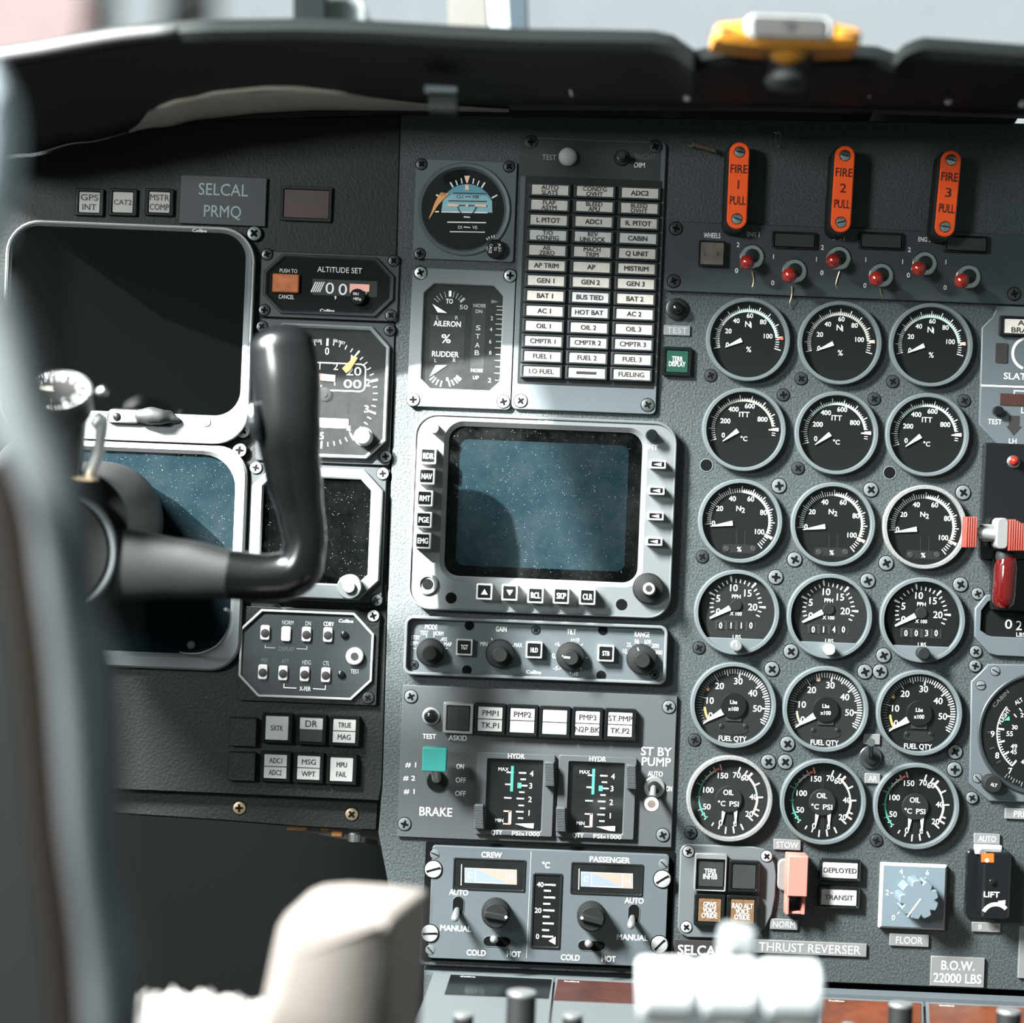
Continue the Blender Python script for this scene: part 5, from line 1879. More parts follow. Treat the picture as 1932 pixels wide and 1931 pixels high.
# ================================================================ lower right group
t = Thing('alert_switch_panel', 'rounded grey plate with TERR INHIB, GPWS and RAD ALT push lights', 'switch panel', 1372, 1680)
mb = MB(t)
pts = [(1283, 1604), (1288, 1596), (1297, 1592.5), (1420, 1597), (1440, 1601), (1453, 1612), (1461, 1630), (1464, 1650), (1462, 1690), (1456, 1724), (1444, 1748), (1428, 1763), (1408, 1771), (1296, 1768), (1283, 1760), (1278, 1748)]
mb.prism([t.L(*p) for p in pts], 0, 8, 'plate_light', 2.0)
mb.build('face_plate')
h = push_light(t, 1338.4, 1646.4, 57, 58, 50, 48, ['TERR', 'INHIB'], 'lens_grey', 'white', th=9.5, gap=10, d0=8, dep=12, bold=0.012, fit=[22, 26])
mb = MB(t)
mb.frame(mb.at(1338.4, 1643, rr(60, 70, 3, 2)), mb.at(1338.4, 1647, rr(54, 58, 2, 2)), 8, 23, 'dull_steel', 1.0)
mb.build('guard_frame', h, label='clear metal flip guard')
push_light(t, 1401.5, 1651, 58, 60, 44, 46, (), 'lens_grey', d0=8, dep=14)
push_light(t, 1336.8, 1713.7, 58, 60, 43, 44, ['GPWS', 'VOICE', "O'RIDE"], 'lens_amber', 'white', th=9.2, gap=10.4, d0=8, dep=14, bold=0.015, fit=[24, 25, 29])
push_light(t, 1398.3, 1716.5, 60, 60, 45, 46, ['RAD ALT', 'VOICE', "O'RIDE"], 'lens_amber', 'white', th=9.2, gap=10.4, d0=8, dep=14, bold=0.015, fit=[39, 25, 29])
for x, y in ((1298.4, 1606), (1445.4, 1614.7), (1294.2, 1748.2)):
    screw(t, x, y, 10.5, 'pale', 8)
placard('black SELCAL plate with white letters, behind the white throttle levers', 1320, 1793, 98, 38, ['SELCAL'], 17.5, 82, 'ink', 'white', 4, bold=0.02)
placard('small grey STOW placard above the pink switch guard', 1484.7, 1594, 51, 19.5, ['STOW'], 11.5, 41, ink='lens_cool')
placard('small grey NORM placard below the pink switch guard', 1478.6, 1744, 52, 20, ['NORM'], 11.5, 42, ink='lens_cool')
placard('long grey THRUST REVERSER placard behind the throttle levers', 1527, 1789, 215, 25, ['THRUST REVERSER'], 16, 192, ink='lens_cool')
t = Thing('guarded_switch', 'thrust reverser toggle under a salmon pink switch guard between STOW and NORM', 'switch', 1496, 1662)
mb = MB(t)
mb.box(1479, 1650, 26, 60, 0, 10, 'warm_grey', 12, 2, 5)
mb.build('switch_body')
mb = MB(t)
mb.box(1498, 1645, 38, 76, 8, 52, 'guard_pink', 2, 2, 2)
for x, w_ in ((1482, 6), (1512, 6)):
    mb.box(x - 1, 1701, w_, 37, 4, 36, 'guard_pink', 1, 1)
mb.box(1496, 1717, 36, 5, 4, 30, 'guard_pink', 1, 1)
mb.build('guard')
toggle(t, 1496, 1690, 1494.7, 1692, 42, 11, 7, 'steel', 'black', 2)
for s_, y, w_, lab in (('DEPLOYED', 1641, 62, 'white rectangular light lettered DEPLOYED'), ('TRANSIT', 1692, 53, 'white rectangular light lettered TRANSIT')):
    x = 1583 if y < 1660 else 1581
    t = Thing('annunciator_light', lab, 'indicator light', x, y, 0, 'thrust reverser lights')
    push_light(t, x, y, 77, 42, 67, 30, [s_], 'lens_white', th=9, dep=13, name='housing', fit=w_, bold=0.01)
t = Thing('floor_selector', 'blue grey square FLOOR selector plate with a scalloped knob pointing at 0', 'selector', 1720, 1690)
mb = MB(t)
mb.box(1720, 1690, 124, 122, 0, 16, 'floor_edge', 0, 4, 0, front='floor_blue')
for s_, x, y in (('4', 1697, 1642), ('6', 1746.4, 1644), ('2', 1671, 1681.5), ('0', 1682.3, 1728.5)):
    mb.text(s_, x, y, 9.5, 16.4, 'white')
for a, b in (((1677, 1682), (1682, 1683)), ((1701, 1650), (1703, 1654)), ((1743, 1653), (1740, 1658)), ((1690, 1722), (1694, 1718))):
    mb.line(a, b, 1.8, 16.4, 'white')
mb.build('face_plate')
mb = MB(t)
fl = [(37 - 7 * max(0, math.cos(9 * a)) ** 3) for a in [2 * math.pi * i / 108 for i in range(108)]]
mb.prism(mb.at(1722, 1687, [(fl[i] * math.cos(2 * math.pi * i / 108), fl[i] * math.sin(2 * math.pi * i / 108)) for i in range(108)]), 16, 60, 'floor_blue', 2)
mb.line((1724.5, 1685), (1700, 1718), 3.2, 60.4, 'lens_cool')
mb.build('knob')
placard('small grey FLOOR placard below the selector plate', 1714.7, 1774, 74, 23, ['FLOOR'], 13, 50, ink='lens_cool')
placard('grey weight placard lettered B.O.W. 22000 LBS', 1805.5, 1833.4, 101, 56, ['B.O.W.', '22000 LBS'], 17, [62, 90], ink='white', gap=24, d1=6, bold=0.01)
placard('small grey AUTO placard above the black LIFT switch', 1861.3, 1582.5, 49, 19, ['AUTO'], 10.5, 33, ink='white')
mb = single('placard', 'small grey placard with a brown stain, below the black LIFT switch', 'sign', 1860, 1749.5)
mb.box(1860, 1749.5, 54, 18, 0, 5, 'placard', 1, 0.8)
mb.text('B', 1848, 1748.5, 9, 5.4, 'lens_cool')
mb.sheet(mb.at(1871, 1751, [(-9, 4), (-3, 6), (4, 4), (10, 6), (7, -1), (2, -6), (-5, -3)]), 5.3, 'lens_brown')
mb.build()
mb = single('placard', 'tall grey placard at the edge of view near the weight placard', 'sign', 1962, 1798)
mb.box(1967, 1798, 92, 98, 0, 6, 'placard', 1, 0.8)
mb.build()
t = Thing('lift_switch', 'glossy black guarded LIFT switch with a red window and white arrow', 'switch', 1868, 1660)
mb = MB(t)
mb.box(1862, 1668, 84, 128, 0, 9, 'gloss_black', 10, 2, 4)
mb.box(1862, 1602, 50, 18, 0, 16, 'lens_cool', 2, 1.5)
mb.build('base_plate')
mb = MB(t)
mb.box(1868, 1662, 52, 124, 6, 52, 'gloss_black', 8, 4, 4)
mb.build('guard')
mb = MB(t)
q = lambda a, b: t.L(a, b, 52)
mb.sheet([q(*p) for p in ((1851, 1610), (1875, 1611), (1875, 1628), (1851, 1627))], 52.4, 'fire_red')
mb.add(*(lambda v, f: (v, f))([(q(1862, 1624)[0] + 4 * math.cos(i * math.pi / 8), -52.8, q(1862, 1624)[1] + 4 * math.sin(i * math.pi / 8)) for i in range(16)], [tuple(range(16))]), 'lens_white')
o2 = t.o
mb.text('LIFT', 1858.4, 1678.4, 10, 52.4, 'white', w=29, bold=0.02)
mb.arc(1866, 1722, 22, 29, -62, 48, 52.4, 'ivory', 16)
mb.sheet([q(*p) for p in ((1882, 1701), (1897, 1699), (1895, 1714))], 52.5, 'ivory')
mb.build('guard_marking')
mb = MB(t)
mb.lathe(1860, 1655, [(7, 50), (7, 54), (4, 56)], 'gloss_black', 20)
mb.build('pivot_pin')
# toggle between the fuel gauges
t = Thing('toggle_switch', 'single metal bat toggle switch between the FUEL QTY gauges', 'switch', 1642, 1425)
toggle(t, 1642, 1429, 1643.5, 1401, 72, 22, 8, 'dull_steel', 'screw_dark', 0)
mb = single('placard', 'small blank grey placard above the bat toggle switch', 'sign', 1644, 1395)
mb.box(1644, 1395, 32, 20, 0, 4, 'placard', 1, 0.8)
mb.build()
placard('small grey placard lettered AR below the bat toggle switch', 1645.5, 1469, 29, 19, ['AR'], 10.5, 16, ink='lens_cool')

# ================================================================ right edge
t = Thing('slat_indicator', 'grey plate with AIR BRAKE light and SLATS legend at the panel edge', 'instrument', 1930, 710)
mb = MB(t)
mb.prism([t.L(*p) for p in ((1851, 619), (1872, 598), (1880, 578), (2010, 583), (2000, 845), (1879, 839), (1846, 802))], 0, 8, 'plate', 1.6)
mb.text('SLATS', 1892, 710, 12, 8.4, 'white', w=50, bold=0.012, left=True)
mb.line((1849, 728), (2000, 733.5), 3.2, 8.4, 'white')
mb.text('TEST', 1875, 796.5, 9.5, 8.4, 'white', w=26)
mb.text('LH', 1908.7, 832.8, 9.5, 8.4, 'white', w=14)
mb.text('L', 1928, 775, 11, 8.4, 'white')
mb.line((1911.5, 744), (1911.5, 738), 2, 8.4, 'white')
mb.line((1910.5, 738), (1990, 741), 2, 8.4, 'white')
mb.arc(1938, 668, 27, 32, -160, 20, 8.4, 'white', 24)
mb.sheet(mb.at(1911, 803, [(-10, 18), (10, 18), (10, -2), (15, -2), (0, -20), (-15, -2), (-10, -2)]), 8.5, 'ink')
mb.build('face_plate')
push_light(t, 1930, 618, 96, 38, 78, 27, ['AIR', 'BRAKE'], 'lens', th=9.5, gap=13.5, d0=8, dep=10, name='air_brake_light', fit=[28, 51], bold=0.02)
mb = MB(t)
mb.box(1887.3, 667, 22, 37, 8, 10, 'ink', 2)
mb.build('slot_window')
mb = MB(t)
mb.box(1916, 755, 62, 22, 8, 10, 'lens_dim_red', 1)
mb.build('dark_red_lens')
mb = MB(t)
mb.lathe(1879, 776.6, [(9.5, 8), (9.5, 20), (7, 23)], 'gloss_black', 24)
mb.build('test_button')
t = Thing('lamp_unit', 'black box with a small glowing red lamp above the red ribbed levers', 'control box', 1925, 950)
mb = MB(t)
mb.box(1925, 948, 152, 218, 0, 22, 'gloss_black', 4, 2.5, 3)
mb.build('box_body')
mb = MB(t)
mb.lathe(1906, 872, [(12, 22), (12, 25), (10, 26)], 'steel', 24)
mb.lathe(1906.7, 871, [(9.5, 24), (9.3, 30), (7.5, 35), (4, 38), (1, 39)], 'ball_red', 24)
mb.build('red_lamp')
t = Thing('ribbed_lever', 'lever with red ribbed grips beside the third N2 gauge', 'lever', 1868, 1006, 60)
mb = MB(t)
mb.tube([(1836, 1004, 50, 9, 9), (1858, 1007, 52, 11, 9), (1890, 1009, 56, 13, 12)], 'dull_steel', 12, 3)
mb.box(1869, 1006, 26, 32, 20, 50, 'warm_grey', 2, 2)
mb.box(1869, 1010, 16, 16, 0, 30, 'warm_grey', 2)
mb.build('shaft')
mb = MB(t)
for k in range(5):
    mb.box(1822.5 + k * 4.4, 1004.5, 3.0, 57, 34, 68, 'grip_red', 1.2, 0.8)
mb.box(1831, 1004.5, 20, 54, 36, 66, 'grip_red', 2)
mb.build('grip')
mb = MB(t)
mb.box(1889, 1007, 22, 58, 30, 70, 'warm_grey', 9, 2, 4)
for k in range(10):
    mb.box(1902 + k * 4.4, 1010 + max(0, k - 2) * 1.2, 3.0, 58 - max(0, k - 2) * 2.4, 30, 76, 'grip_red', 1.2, 0.8)
mb.box(1925, 1011, 48, 46, 32, 73, 'grip_red', 2)
mb.build('grip')
t = Thing('guarded_lamp', 'glossy red capsule-shaped switch guard below the ribbed levers', 'switch', 1893, 1100, 40)
mb = MB(t)
mb.lathe3((1893, 1146, 40), (0.03, 0, 1), [(2, -4), (14, -1), (21, 8), (22, 24), (22, 76), (19, 92), (15, 97)], 'guard_red', 32)
mb.build('guard')
mb = MB(t)
mb.lathe3((1896, 1052, 40), (0.03, 0, 1), [(17, -6), (18, 0), (17, 8), (12, 12)], 'soft_black', 32)
mb.build('cap')
mb = MB(t)
mb.box(1912, 1098, 70, 110, 0, 20, 'gloss_black', 5, 2)
mb.build('base')
t = Thing('fuel_totalizer', 'black counter window reading LBS in a cut-corner grey frame', 'instrument', 1930, 1180)
mb = MB(t)
P = [t.L(*p) for p in ((1838, 1148), (1857, 1124), (1866, 1122), (2010, 1128), (2006, 1243), (1879, 1237), (1863, 1232), (1837, 1201))]
Q = [t.L(*p) for p in ((1850, 1152), (1862, 1136), (1870, 1132), (1996, 1137), (1993, 1206), (1870, 1201), (1860, 1198), (1848, 1189))]
mb.frame(P[::-1], Q[::-1], 0, 10, 'plate', 1.5)
mb.build('bezel')
mb = MB(t)
mb.sheet([t.L(*p) for p in ((1848, 1150), (1860, 1134), (2000, 1135), (1996, 1208), (1858, 1200), (1847, 1190))], 1.5, 'dial_black')
mb.text('0', 1902.4, 1178, 17, 2, 'white', w=13)
mb.text('2', 1922, 1180.6, 17, 2, 'white', w=11)
mb.text('LBS', 1917, 1197.5, 7.5, 2, 'white', w=17, left=True)
mb.build('counter')
for x, y in ((1844.3, 1120.8), (1840.8, 1230)):
    screw(t, x, y, 11, 'grey', 1)

t = Thing('cabin_altimeter', 'large grey-framed cabin altimeter dial with a green marker at the panel edge', 'gauge', 1950, 1384)
mb = MB(t)
P = [(1831, 1286), (1864, 1253), (2030, 1256), (2070, 1300), (2070, 1470), (2030, 1517), (1864, 1511), (1828, 1478)]
mb.prism([t.L(*p) for p in P], 0, 7, 'plate', 1.5)
mb.build('face_plate')
mb = MB(t)
x, y = 1958, 1384
mb.lathe(x, y, [(116, 6), (116, 11), (114, 12.5), (110, 12), (107, 8), (106.8, 7.5)], 'plate_dark', 80)
mb.f.pop()
mb.fm.pop()
mb.build('bezel')
mb = MB(t)
mb.cyl(x, y, 108, 5, 7.6, 'dial_black', n=64)
mb.arc(x, y, 78, 80, -140, -50, 8, 'white', 30)
for k in range(16):
    a = -140 + k * 3.8
    mb.tick(x, y, a, 73 if k % 5 else 66, 79, 1.4 if k % 5 else 3.2, 8, 'white')
for a in (-88, -107, -125):
    mb.tick(x, y, a, 88, 97, 1, 8, 'dim_ink')
for s_, px, py, h in (('9', 1870.8, 1384.5, 11), ('8', 1879.5, 1425, 11), ('7', 1904, 1454, 11), ('55', 1903, 1384, 9), ('49', 1911, 1408, 8.5), ('45', 1910.4, 1418, 8.5), ('30', 1912.4, 1372, 8), ('29', 1929, 1349, 8), ('4', 1927, 1437, 8)):
    mb.text(s_, px, py, h, 8, 'white', bold=0.006)
mb.text('FLIGHT', 1893, 1351, 7, 8, 'white', w=33, rot=-58)
mb.text('ALT', 1920, 1323, 7.5, 8, 'white', w=16, rot=-32)
mb.text('CABIN', 1886, 1318, 7, 8, 'dim_ink', w=40, rot=-48)
for px, py in ((1914, 1351), (1924, 1340)):
    mb.line((px - 3, py - 4), (px + 2, py + 2), 1.8, 8, 'white')
for k in range(8):
    mb.tick(1958, 1384, -142 - k * 3.2, 96, 101 if k % 3 else 105, 1, 8, 'grey_ink')
mb.build('dial')
mb = MB(t)
mb.prism([t.L(*p) for p in ((1893, 1359), (1902, 1351), (1903, 1359))], 7.8, 9, 'green')
mb.build('flight_marker')
mb = MB(t)
mb.lathe(1866, 1476, [(17, 7), (17, 30), (15, 33)], 'rubber', 32)
mb.text('ALT', 1867, 1477, 6, 33.4, 'white', w=12, rot=12)
mb.build('set_knob')
cover(t, x, y, 108, 10.5)
for x, y in ((1876, 1266), (1849, 1293), (1842.5, 1468)):
    screw(t, x, y, 8.5, 'grey', 7, slot=True)
for x, y in ((1839.3, 1256.8), (1833.3, 1505.6)):
    screw(t, x, y, 11, 'grey', 2)
mb = single('placard', 'grey placard lettered PRE at the panel edge under the cabin altimeter', 'sign', 1926, 1536)
mb.box(1940, 1536.5, 90, 20, 0, 5, 'placard', 1, 0.8)
mb.text('PRE', 1911.5, 1535.5, 11.5, 5.4, 'white', w=24, left=True)
mb.build()

# ================================================================ centre pedestal with the radio units
def ped(px, py):
    """Depth of the pedestal top seen at a picture point."""
    u = (py - CY) * RC - (px - CX) * RS
    return (u - 882.0 + 1.5) / (0.10 + u / DP)


t = Thing('center_pedestal', 'dark grey pedestal top running back from the foot of the instrument panel', 'pedestal', 1400, 1900)
mb = MB(t)
v = []
for px, py in ((800, 1838), (2010, 1890), (2010, 2010), (800, 1960)):
    d = ped(px, py)
    q = t.L(px, py, d)
    v.append((q[0], -d, q[1]))
lo = [(a, b, c - 900) for a, b, c in v]
mb.add(v + lo, [(0, 1, 2, 3), (0, 1, 5, 4), (1, 2, 6, 5), (2, 3, 7, 6), (3, 0, 4, 7)], 'panel')
mb.build('pedestal_body')
# rail at the back of the radio units
for a, b, m_ in (((800, 1834), (1240, 1853), 'plate'), ((1540, 1875), (2010, 1895), 'plate')):
    mb = MB(t)
    v = []
    for (px, py), dy in ((a, -5), (b, -5), (b, 6), (a, 6)):
        d = ped(px, py + dy)
        q = t.L(px, py + dy, d)
        v.append((q[0], -d, q[1] + 6))
    mb.add(v + [(x, y, z - 6) for x, y, z in v], [(0, 1, 2, 3), (3, 2, 6, 7), (0, 1, 5, 4), (1, 2, 6, 5), (3, 0, 4, 7)], m_)
    mb.build('mounting_rail')


def unit(label, quad, win, m_win, knobs, texts=(), strip=None, group='radio units on the pedestal'):
    cx_ = sum(p[0] for p in quad) / 4
    cy_ = sum(p[1] for p in quad) / 4
    t = Thing('radio_control_unit', label, 'radio unit', cx_, cy_, ped(cx_, cy_), group)

    def patch(pts, lift, m, name, thick=3):
        mb = MB(t)
        v = []
        for px, py in pts:
            d = ped(px, py)
            q = t.L(px, py, d)
            v.append((q[0], -d, q[1] + lift))
        mb.add(v + [(x, y, z - thick) for x, y, z in v], [(0, 1, 2, 3), (0, 1, 5, 4), (1, 2, 6, 5), (2, 3, 7, 6), (3, 0, 4, 7)], m)
        return mb, mb.build(name)
    patch(quad, 11, 'plate_light', 'face_plate', 7)
    for k, w_ in enumerate(win):
        patch(w_, 12.4, m_win[k], 'display_window', 1.4)
    for s_, px, py, h, w_, m in texts:
        mb = MB(t)
        vv, ff = glyphs(s_, 0.02)
        x0, x1 = min(q[0] for q in vv), max(q[0] for q in vv)
        d = ped(px, py)
        q = t.L(px, py, d)
        mb.add([(q[0] + (a - (x0 + x1) / 2) * w_ / (x1 - x0), -d + b * h / CAP, q[1] + 13.4 + b * h / CAP * 0.25) for a, b in vv], ff, m)
        mb.build('lettering')
    for px, py, r, h in knobs:
        mb = MB(t)
        d = ped(px, py)
        mb.lathe3((px, py, d), (0, 0, 1), [(r * 1.05, 11.5), (r * 1.05, 15), (r, 17), (r, h), (r * 0.96, h + 2), (r * 0.86, h + 2.5), (r * 0.80, h + 1), (r * 0.6, h)], 'rubber', 36)
        mb.build('knob')
        mb = MB(t)
        mb.lathe3((px, py, d), (0, 0, 1), [(r * 1.0, h - 3), (r * 1.02, h), (r * 0.97, h + 2.6), (r * 0.84, h + 3)], 'dull_steel', 36)
        mb.build('knob_rim', label='bright worn knob rim')


unit('radio unit with a dark glossy window and a tall stepped knob below the CREW controls', ((818, 1846), (1044, 1856), (1030, 1990), (770, 1980)),
     [((850, 1852), (1040, 1861), (1034, 1897), (838, 1889))], ['gloss_black'], [(980, 1985, 25, 100), (872, 1985, 17, 62)],
     [('Collins', 882, 1858, 4, 28, 'white')])
unit('radio unit with a brown-black window beside the white throttle levers', ((1048, 1856), (1240, 1865), (1232, 1995), (1034, 1990)),
     [((1052, 1861), (1236, 1870), (1230, 1908), (1044, 1900))], ['lens_dim_red'], [(1078, 1990, 17, 66)], [('Collins', 1078, 1867, 4, 28, 'white')])
unit('orange lit radio unit just past the throttle levers', ((1545, 1893), (1741, 1902), (1744, 2010), (1540, 2000)),
     [((1552, 1898), (1737, 1906), (1738, 1990), (1548, 1984))], ['radio_orange'], [(1697, 1962, 21, 62), (1599, 1975, 11, 38)], [('Collins', 1578, 1904, 4, 28, 'white')])
unit('orange lit radio unit farthest from the throttle levers', ((1746, 1902), (1990, 1913), (1990, 2020), (1750, 2010)),
     [((1752, 1907), (1984, 1917), (1984, 2000), (1756, 1992))], ['radio_orange'], [(1901, 1975, 21, 62), (1805, 1985, 11, 38)], [('Collins', 1786, 1913, 4, 28, 'white')])

# ---------------------------------------------------------------- throttle levers
TD = 820
for x0, x1, y0, lab in ((1203, 1313, 1801, 'white blurred throttle lever knob in front of the SELCAL plate'), (1317, 1431, 1805, 'white blurred throttle lever knob between its two neighbours'), (1435, 1548, 1811, 'white blurred throttle lever knob beside the orange radio units')):
    t = Thing('throttle_lever', lab, 'lever', (x0 + x1) / 2, 1870, TD, 'throttle levers')
    mb = MB(t)
    xm = (x0 + x1) / 2
    mb.tube([(x0 + 2, (y0 + 1934) / 2 - 1, TD, 52, 46), (x0 + 14, (y0 + 1934) / 2 - 1, TD, 59, 52), (xm, (y0 + 1934) / 2, TD, 59, 52), (x1 - 14, (y0 + 1934) / 2 + 1, TD, 59, 52), (x1 - 2, (y0 + 1934) / 2 + 1, TD, 52, 46)], 'lever_white', 36, 4)
    mb.build('knob')
    mb = MB(t)
    q = t.L(xm, 1940, TD)
    mb.add([(q[0] + a, -TD + b, q[1] + c) for c in (10, -420) for a, b in ((-22, -30), (22, -30), (22, 30), (-22, 30))], [(0, 1, 2, 3), (4, 5, 6, 7), (0, 1, 5, 4), (1, 2, 6, 5), (2, 3, 7, 6), (3, 0, 4, 7)], 'warm_grey')
    mb.build('lever_arm')
t = Thing('reverser_lever', 'pale grey thrust reverser tab with a dark hole above the throttle knobs', 'lever', 1396, 1780, 760)
mb = MB(t)
q = [t.L(*p, 760) for p in ((1358, 1830), (1362, 1775), (1368, 1759), (1378, 1755), (1420, 1757), (1429, 1764), (1430, 1840), (1420, 1960), (1370, 1960))]
mb.prism(q, 700, 760, 'tab_grey', 8)
mb.build('tab')
mb = MB(t)
c = t.L(1386, 1800, 760)
mb.add([(c[0] + r * math.cos(i * math.pi / 12), -d, c[1] + r * math.sin(i * math.pi / 12)) for r, d in ((18, 758), (17, 772), (9, 774), (8, 762)) for i in range(24)], [(k * 24 + i, k * 24 + (i + 1) % 24, (k + 1) * 24 + (i + 1) % 24, (k + 1) * 24 + i) for k in range(3) for i in range(24)], 'dull_steel')
mb.add([(c[0] + 8 * math.cos(i * math.pi / 12), -763, c[1] + 8 * math.sin(i * math.pi / 12)) for i in range(24)], [tuple(range(24))], 'void')
mb.build('bolt_eye')

# ---------------------------------------------------------------- control yoke
YD = 300
t = Thing('control_yoke', 'black control yoke with an upright grip in front of the altimeter', 'yoke', 400, 1000, YD)
mb = MB(t)
mb.tube([(531, 655, YD + 20, 63, 42), (540, 720, YD + 20, 66, 44), (543, 800, YD + 16, 63, 44), (553, 890, YD + 8, 54, 42), (568, 970, YD, 44, 40), (575, 1030, YD, 40, 38), (556, 1078, YD, 47, 38), (505, 1090, YD, 45, 38), (430, 1084, YD, 47, 36)], 'yoke_black', 36, 8, round_ends=True)
mb.build('grip')
mb = MB(t)
mb.tube([(440, 1086, YD, 45.5, 35), (430, 1084, YD, 47, 36), (340, 1074, YD, 57, 34), (240, 1066, YD, 68, 34), (150, 1060, YD, 76, 34)], 'yoke_arm', 36, 8)
mb.build('spoke', label='matte dark grey arm of the yoke')
mb = MB(t)
mb.tube([(478, 770, YD + 44, 12), (480, 800, YD + 48, 15), (488, 826, YD + 44, 10)], 'gloss_black', 18, 4, round_ends=True)
mb.build('trigger_button', label='small glossy trigger on the grip')
mb = MB(t)
mb.lathe3((112, 1040, YD - 20), (0, -1, 0), [(104, -60), (108, -20), (108, 30), (104, 52), (96, 60)], 'hub_black', 64, cap0=True)
mb.build('hub')
mb = MB(t)
mb.lathe3((112, 1040, YD - 20), (0, -1, 0), [(106, 44), (112, 50), (113, 56), (109, 62), (103, 63)], 'screw_grey', 64)
mb.f.pop()
mb.fm.pop()
mb.build('hub_ring', label='thin grey ring round the hub')
mb = MB(t)
mb.lathe3((195, 985, 60), (0, -1, 0), [(100, -50), (112, 0), (112, 60), (100, 90), (90, 230)], 'hub_black', 56, cap0=True)
mb.build('column_boot')
mb = MB(t)
mb.tube([(112, 1040, 40, 60), (112, 1040, 200, 60), (112, 1040, YD - 60, 70)], 'soft_black', 32, 2)
mb.build('column_shaft')

# clock clipped on the yoke
t = Thing('yoke_clock', 'round chronometer with white numerals clipped on top of the control yoke', 'clock', 118, 740, 430)
AXV = Vector((0.05, -0.60, 0.80)).normalized()
mb = MB(t)
KD = 430
mb.lathe3((104, 905, KD - 60), (0.03, -0.30, 0.95), [(42, 0), (46, 10), (50, 60), (56, 120), (58, 150)], 'gloss_black', 40, cap0=True)
mb.lathe3((108, 737, KD), AXV, [(54, -46), (57, -40), (57, -6), (54, 0)], 'black', 48)
mb.build('case')
mb = MB(t)
mb.lathe3((108, 737, KD), AXV, [(57, -8), (58, -1), (56.5, 3), (55, 1.5), (54.5, -0.5)], 'screw_dark', 48)
mb.f.pop()
mb.fm.pop()
mb.build('bezel')
mb = MB(t)
u_ = Vector((1, 0, 0)) - AXV * AXV.x
u_.normalize()
v_ = AXV.cross(u_)
c0 = t.L(108, 737, KD)
O = Vector((c0[0], -KD, c0[1]))


def onface(pts, h, m):
    mb.add([tuple(O + u_ * a + v_ * b + AXV * h) for a, b in pts], [tuple(range(len(pts)))], m)


onface(circ(55, 48), 0.6, 'clock_face')
for k in range(60):
    a = math.radians(k * 6)
    r0 = 44 if k % 5 == 0 else 49
    wd = 1.6 if k % 5 == 0 else 0.8
    c_, s2 = math.cos(a), math.sin(a)
    onface([(r0 * s2 - wd * c_, r0 * c_ + wd * s2), (r0 * s2 + wd * c_, r0 * c_ - wd * s2), (52 * s2 + wd * c_, 52 * c_ - wd * s2), (52 * s2 - wd * c_, 52 * c_ + wd * s2)], 1.0, 'white')
for k in range(1, 13):
    a = math.radians(k * 30)
    vv, ff = glyphs(str(k), 0.01)
    xm = (min(q[0] for q in vv) + max(q[0] for q in vv)) / 2
    pts = [((x - xm) * 12 / CAP + 36 * math.sin(a), (y - CAP / 2) * 12 / CAP + 36 * math.cos(a)) for x, y in vv]
    mb.add([tuple(O + u_ * p + v_ * q + AXV * 1.0) for p, q in pts], ff, 'grey_ink')
mb.build('dial')
mb = MB(t)
mb.add([tuple(O + u_ * p + v_ * q + AXV * h) for h in (2.5, 4) for p, q in ((-4, -1.5), (-40, -8), (-42, 8), (-4, 1.5))], [(0, 1, 2, 3), (4, 5, 6, 7), (0, 1, 5, 4), (2, 3, 7, 6)], 'ivory')
mb.build('hand')
mb = MB(t)
mb.lathe3((186, 742, KD - 20), (0.7, -0.2, 0.35), [(7, 0), (8, 4), (8, 12), (5, 15)], 'steel', 20)
mb.build('crown')
mb = MB(t)
mb.tube([(180, 800, KD - 20, 12, 10), (192, 790, KD - 20, 14, 10), (186, 850, KD - 30, 12, 9), (170, 895, KD - 40, 10, 9)], 'dull_steel', 14, 4, round_ends=True)
mb.box(135, 902, 70, 7, KD - 50, KD - 10, 'brass', 3, 1)
mb.build('clamp')
mb = single('wire', 'thin dark wire looping down from the control yoke arm', 'wire', 400, 1190)
mb.tube([(425, 1150, 260, 1.6), (436, 1158, 200, 1.6), (430, 1190, 150, 1.6), (410, 1218, 120, 1.6), (380, 1232, 80, 1.6), (350, 1233, 40, 1.6), (338, 1230, -6, 1.6)], 'dull_steel', 10, 6)
mb.build()
mb = single('indicator_stud', 'small dark grey stud on the black panel below the yoke arm', 'stud', 361, 1217)
mb.lathe(361, 1217, [(9, -8), (9, 2), (7, 6), (3, 8)], 'screw_grey', 24)
mb.build()

# ---------------------------------------------------------------- seat in the near foreground
SD = 1500
t = Thing('pilot_chair', 'blurred blue grey leather seat edge with brown piping, close in front', 'seat', 60, 1200, SD)
mb = MB(t)
mb.tube([(-38, 150, SD, 46, 50), (-24, 210, SD, 58, 70), (-20, 280, SD, 60, 70), (-26, 360, SD, 58, 70), (-26, 440, SD, 44, 60)], 'leather_pale', 28, 6, round_ends=True)
mb.build('headrest')
mb = MB(t)
mb.tube([(-54, 520, SD, 45, 50), (-8, 590, SD, 58, 60), (24, 680, SD, 65, 60), (50, 790, SD, 67, 60), (86, 900, SD, 72, 60), (110, 1000, SD, 69, 60), (120, 1130, SD, 67, 60), (146, 1260, SD, 81, 60), (158, 1400, SD, 81, 60), (164, 1560, SD, 74, 60), (178, 1680, SD, 74, 60), (202, 1790, SD, 78, 60), (210, 1870, SD, 72, 60), (206, 1990, SD, 63, 60)], 'leather', 28, 6)
mb.build('bolster', label='blue grey padded bolster')
mb = MB(t)
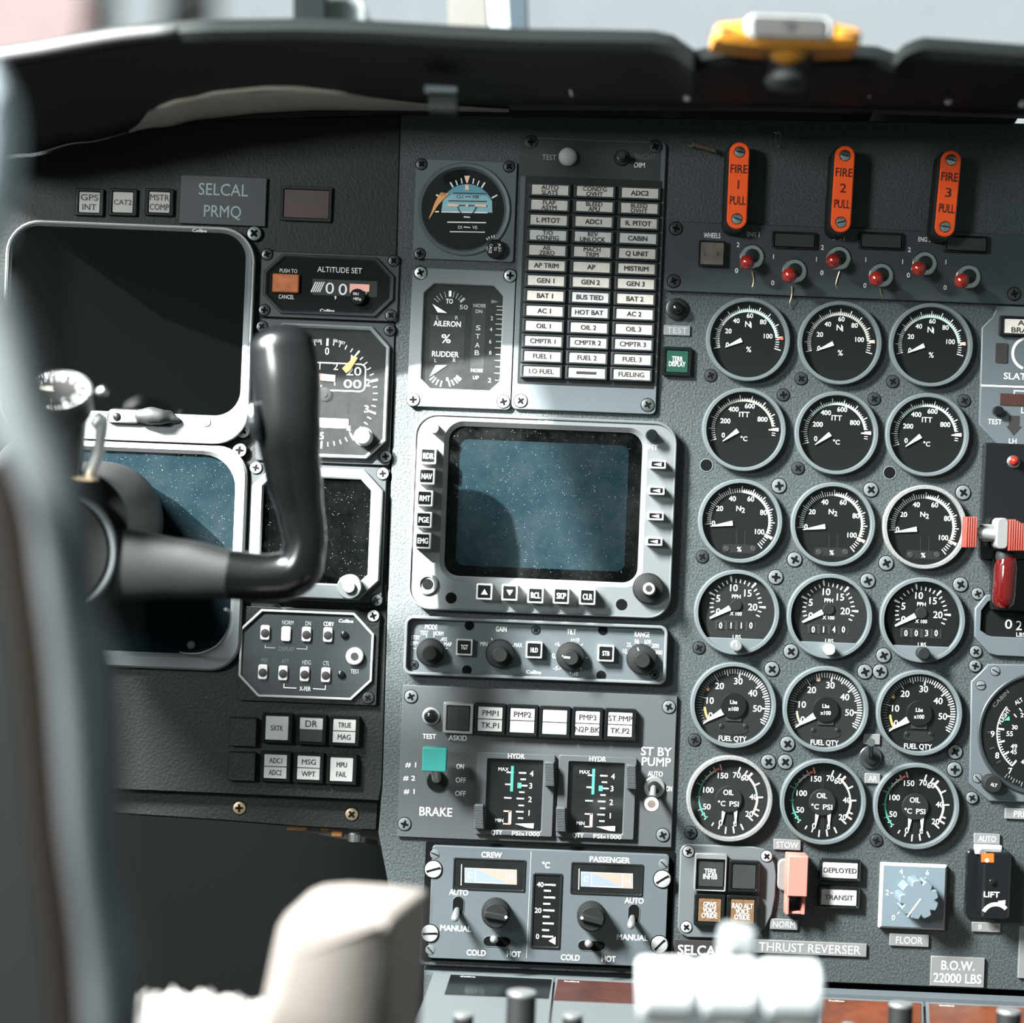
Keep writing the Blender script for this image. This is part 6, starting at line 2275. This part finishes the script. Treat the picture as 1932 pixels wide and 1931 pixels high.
mb.tube([(-10, 860, SD + 66, 24), (32, 980, SD + 66, 24), (52, 1130, SD + 66, 24), (70, 1260, SD + 66, 24), (82, 1400, SD + 66, 24), (94, 1560, SD + 66, 24), (110, 1680, SD + 66, 24), (126, 1800, SD + 66, 24), (140, 1990, SD + 66, 24)], 'piping', 16, 6)
mb.build('piping', label='dark brown piping')
mb = MB(t)
v = []
for px, py in ((-60, 880), (10, 940), (40, 1120), (62, 1300), (84, 1560), (112, 1780), (130, 1990), (-600, 1990), (-600, 880)):
    v.append(t.L(px, py, SD))
mb.prism(v, SD - 160, SD + 10, 'leather_dark', 12)
mb.build('backrest')

AD = 950
t = Thing('armrest', 'blurred beige padded armrest end in front of the temperature panel', 'armrest', 640, 1830, AD)
mb = MB(t)
out = [(472, 2010), (500, 1880), (516, 1800), (528, 1748), (544, 1724), (570, 1713), (620, 1709), (700, 1714), (740, 1720), (752, 1728), (754, 1745), (748, 1830), (735, 2010)]
back = [(p[0] + (44 if p[0] > 730 else 18), p[1] + 6) for p in out]
n = len(out)
v = []
loops = [(back, AD - 190, 0), (out, AD - 60, 0), (out, AD - 30, 3), (out, AD - 8, 12), (out, AD + 2, 28)]
for lp, d, ins in loops:
    qs = [t.L(px, py, d if lp is out else AD) for px, py in lp]
    if ins:
        qs = inset(qs[::-1], ins)[::-1] if area2(qs) < 0 else inset(qs, ins)
    v += [(a, -d, b) for a, b in qs]
f = [(k * n + i, k * n + (i + 1) % n, (k + 1) * n + (i + 1) % n, (k + 1) * n + i) for k in range(4) for i in range(n)] + [tuple(range(4 * n, 5 * n))]
mb.add(v, f, 'beige')
mb.build('pad', angle=80)
mb = MB(t)
q = t.L(620, 1960, AD)
mb.add([(q[0] + a, -(AD - 90) + b, q[1] + c) for c in (0, -500) for a, b in ((-50, -50), (50, -50), (50, 50), (-50, 50))], [(0, 1, 2, 3), (4, 5, 6, 7), (0, 1, 5, 4), (1, 2, 6, 5), (2, 3, 7, 6), (3, 0, 4, 7)], 'warm_grey')
mb.build('support')

FD = 800
mb = single('seat_cover', 'white fluffy sheepskin seat cover beside the beige armrest', 'seat cover', 370, 1920, FD)
nx, ny = 60, 26
v, f = [], []
rnd = random.Random(3)
for j in range(ny + 1):
    for i in range(nx + 1):
        px = 236 + (505 - 236) * i / nx
        u = j / ny
        edge = 1880 + 12 * (i / nx) + 5 * math.sin(i * 0.5) + 3 * math.sin(i * 1.7) + rnd.uniform(-2, 2)
        d = FD + 240 * u
        q = mb.t.L(px, edge, FD)
        bulge = 10 * math.sin(math.pi * i / nx)
        v.append((q[0] + rnd.uniform(-2, 2), -d, q[1] + bulge - 26 * u * u * 4 + rnd.uniform(-4, 4) - (0 if j else 10)))
for j in range(ny):
    for i in range(nx):
        a = j * (nx + 1) + i
        f.append((a, a + 1, a + nx + 2, a + nx + 1))
mb.add(v, f, 'fleece')
o = mb.build(angle=180)
sm = o.modifiers.new('thickness', 'SOLIDIFY')
sm.thickness = 0.012
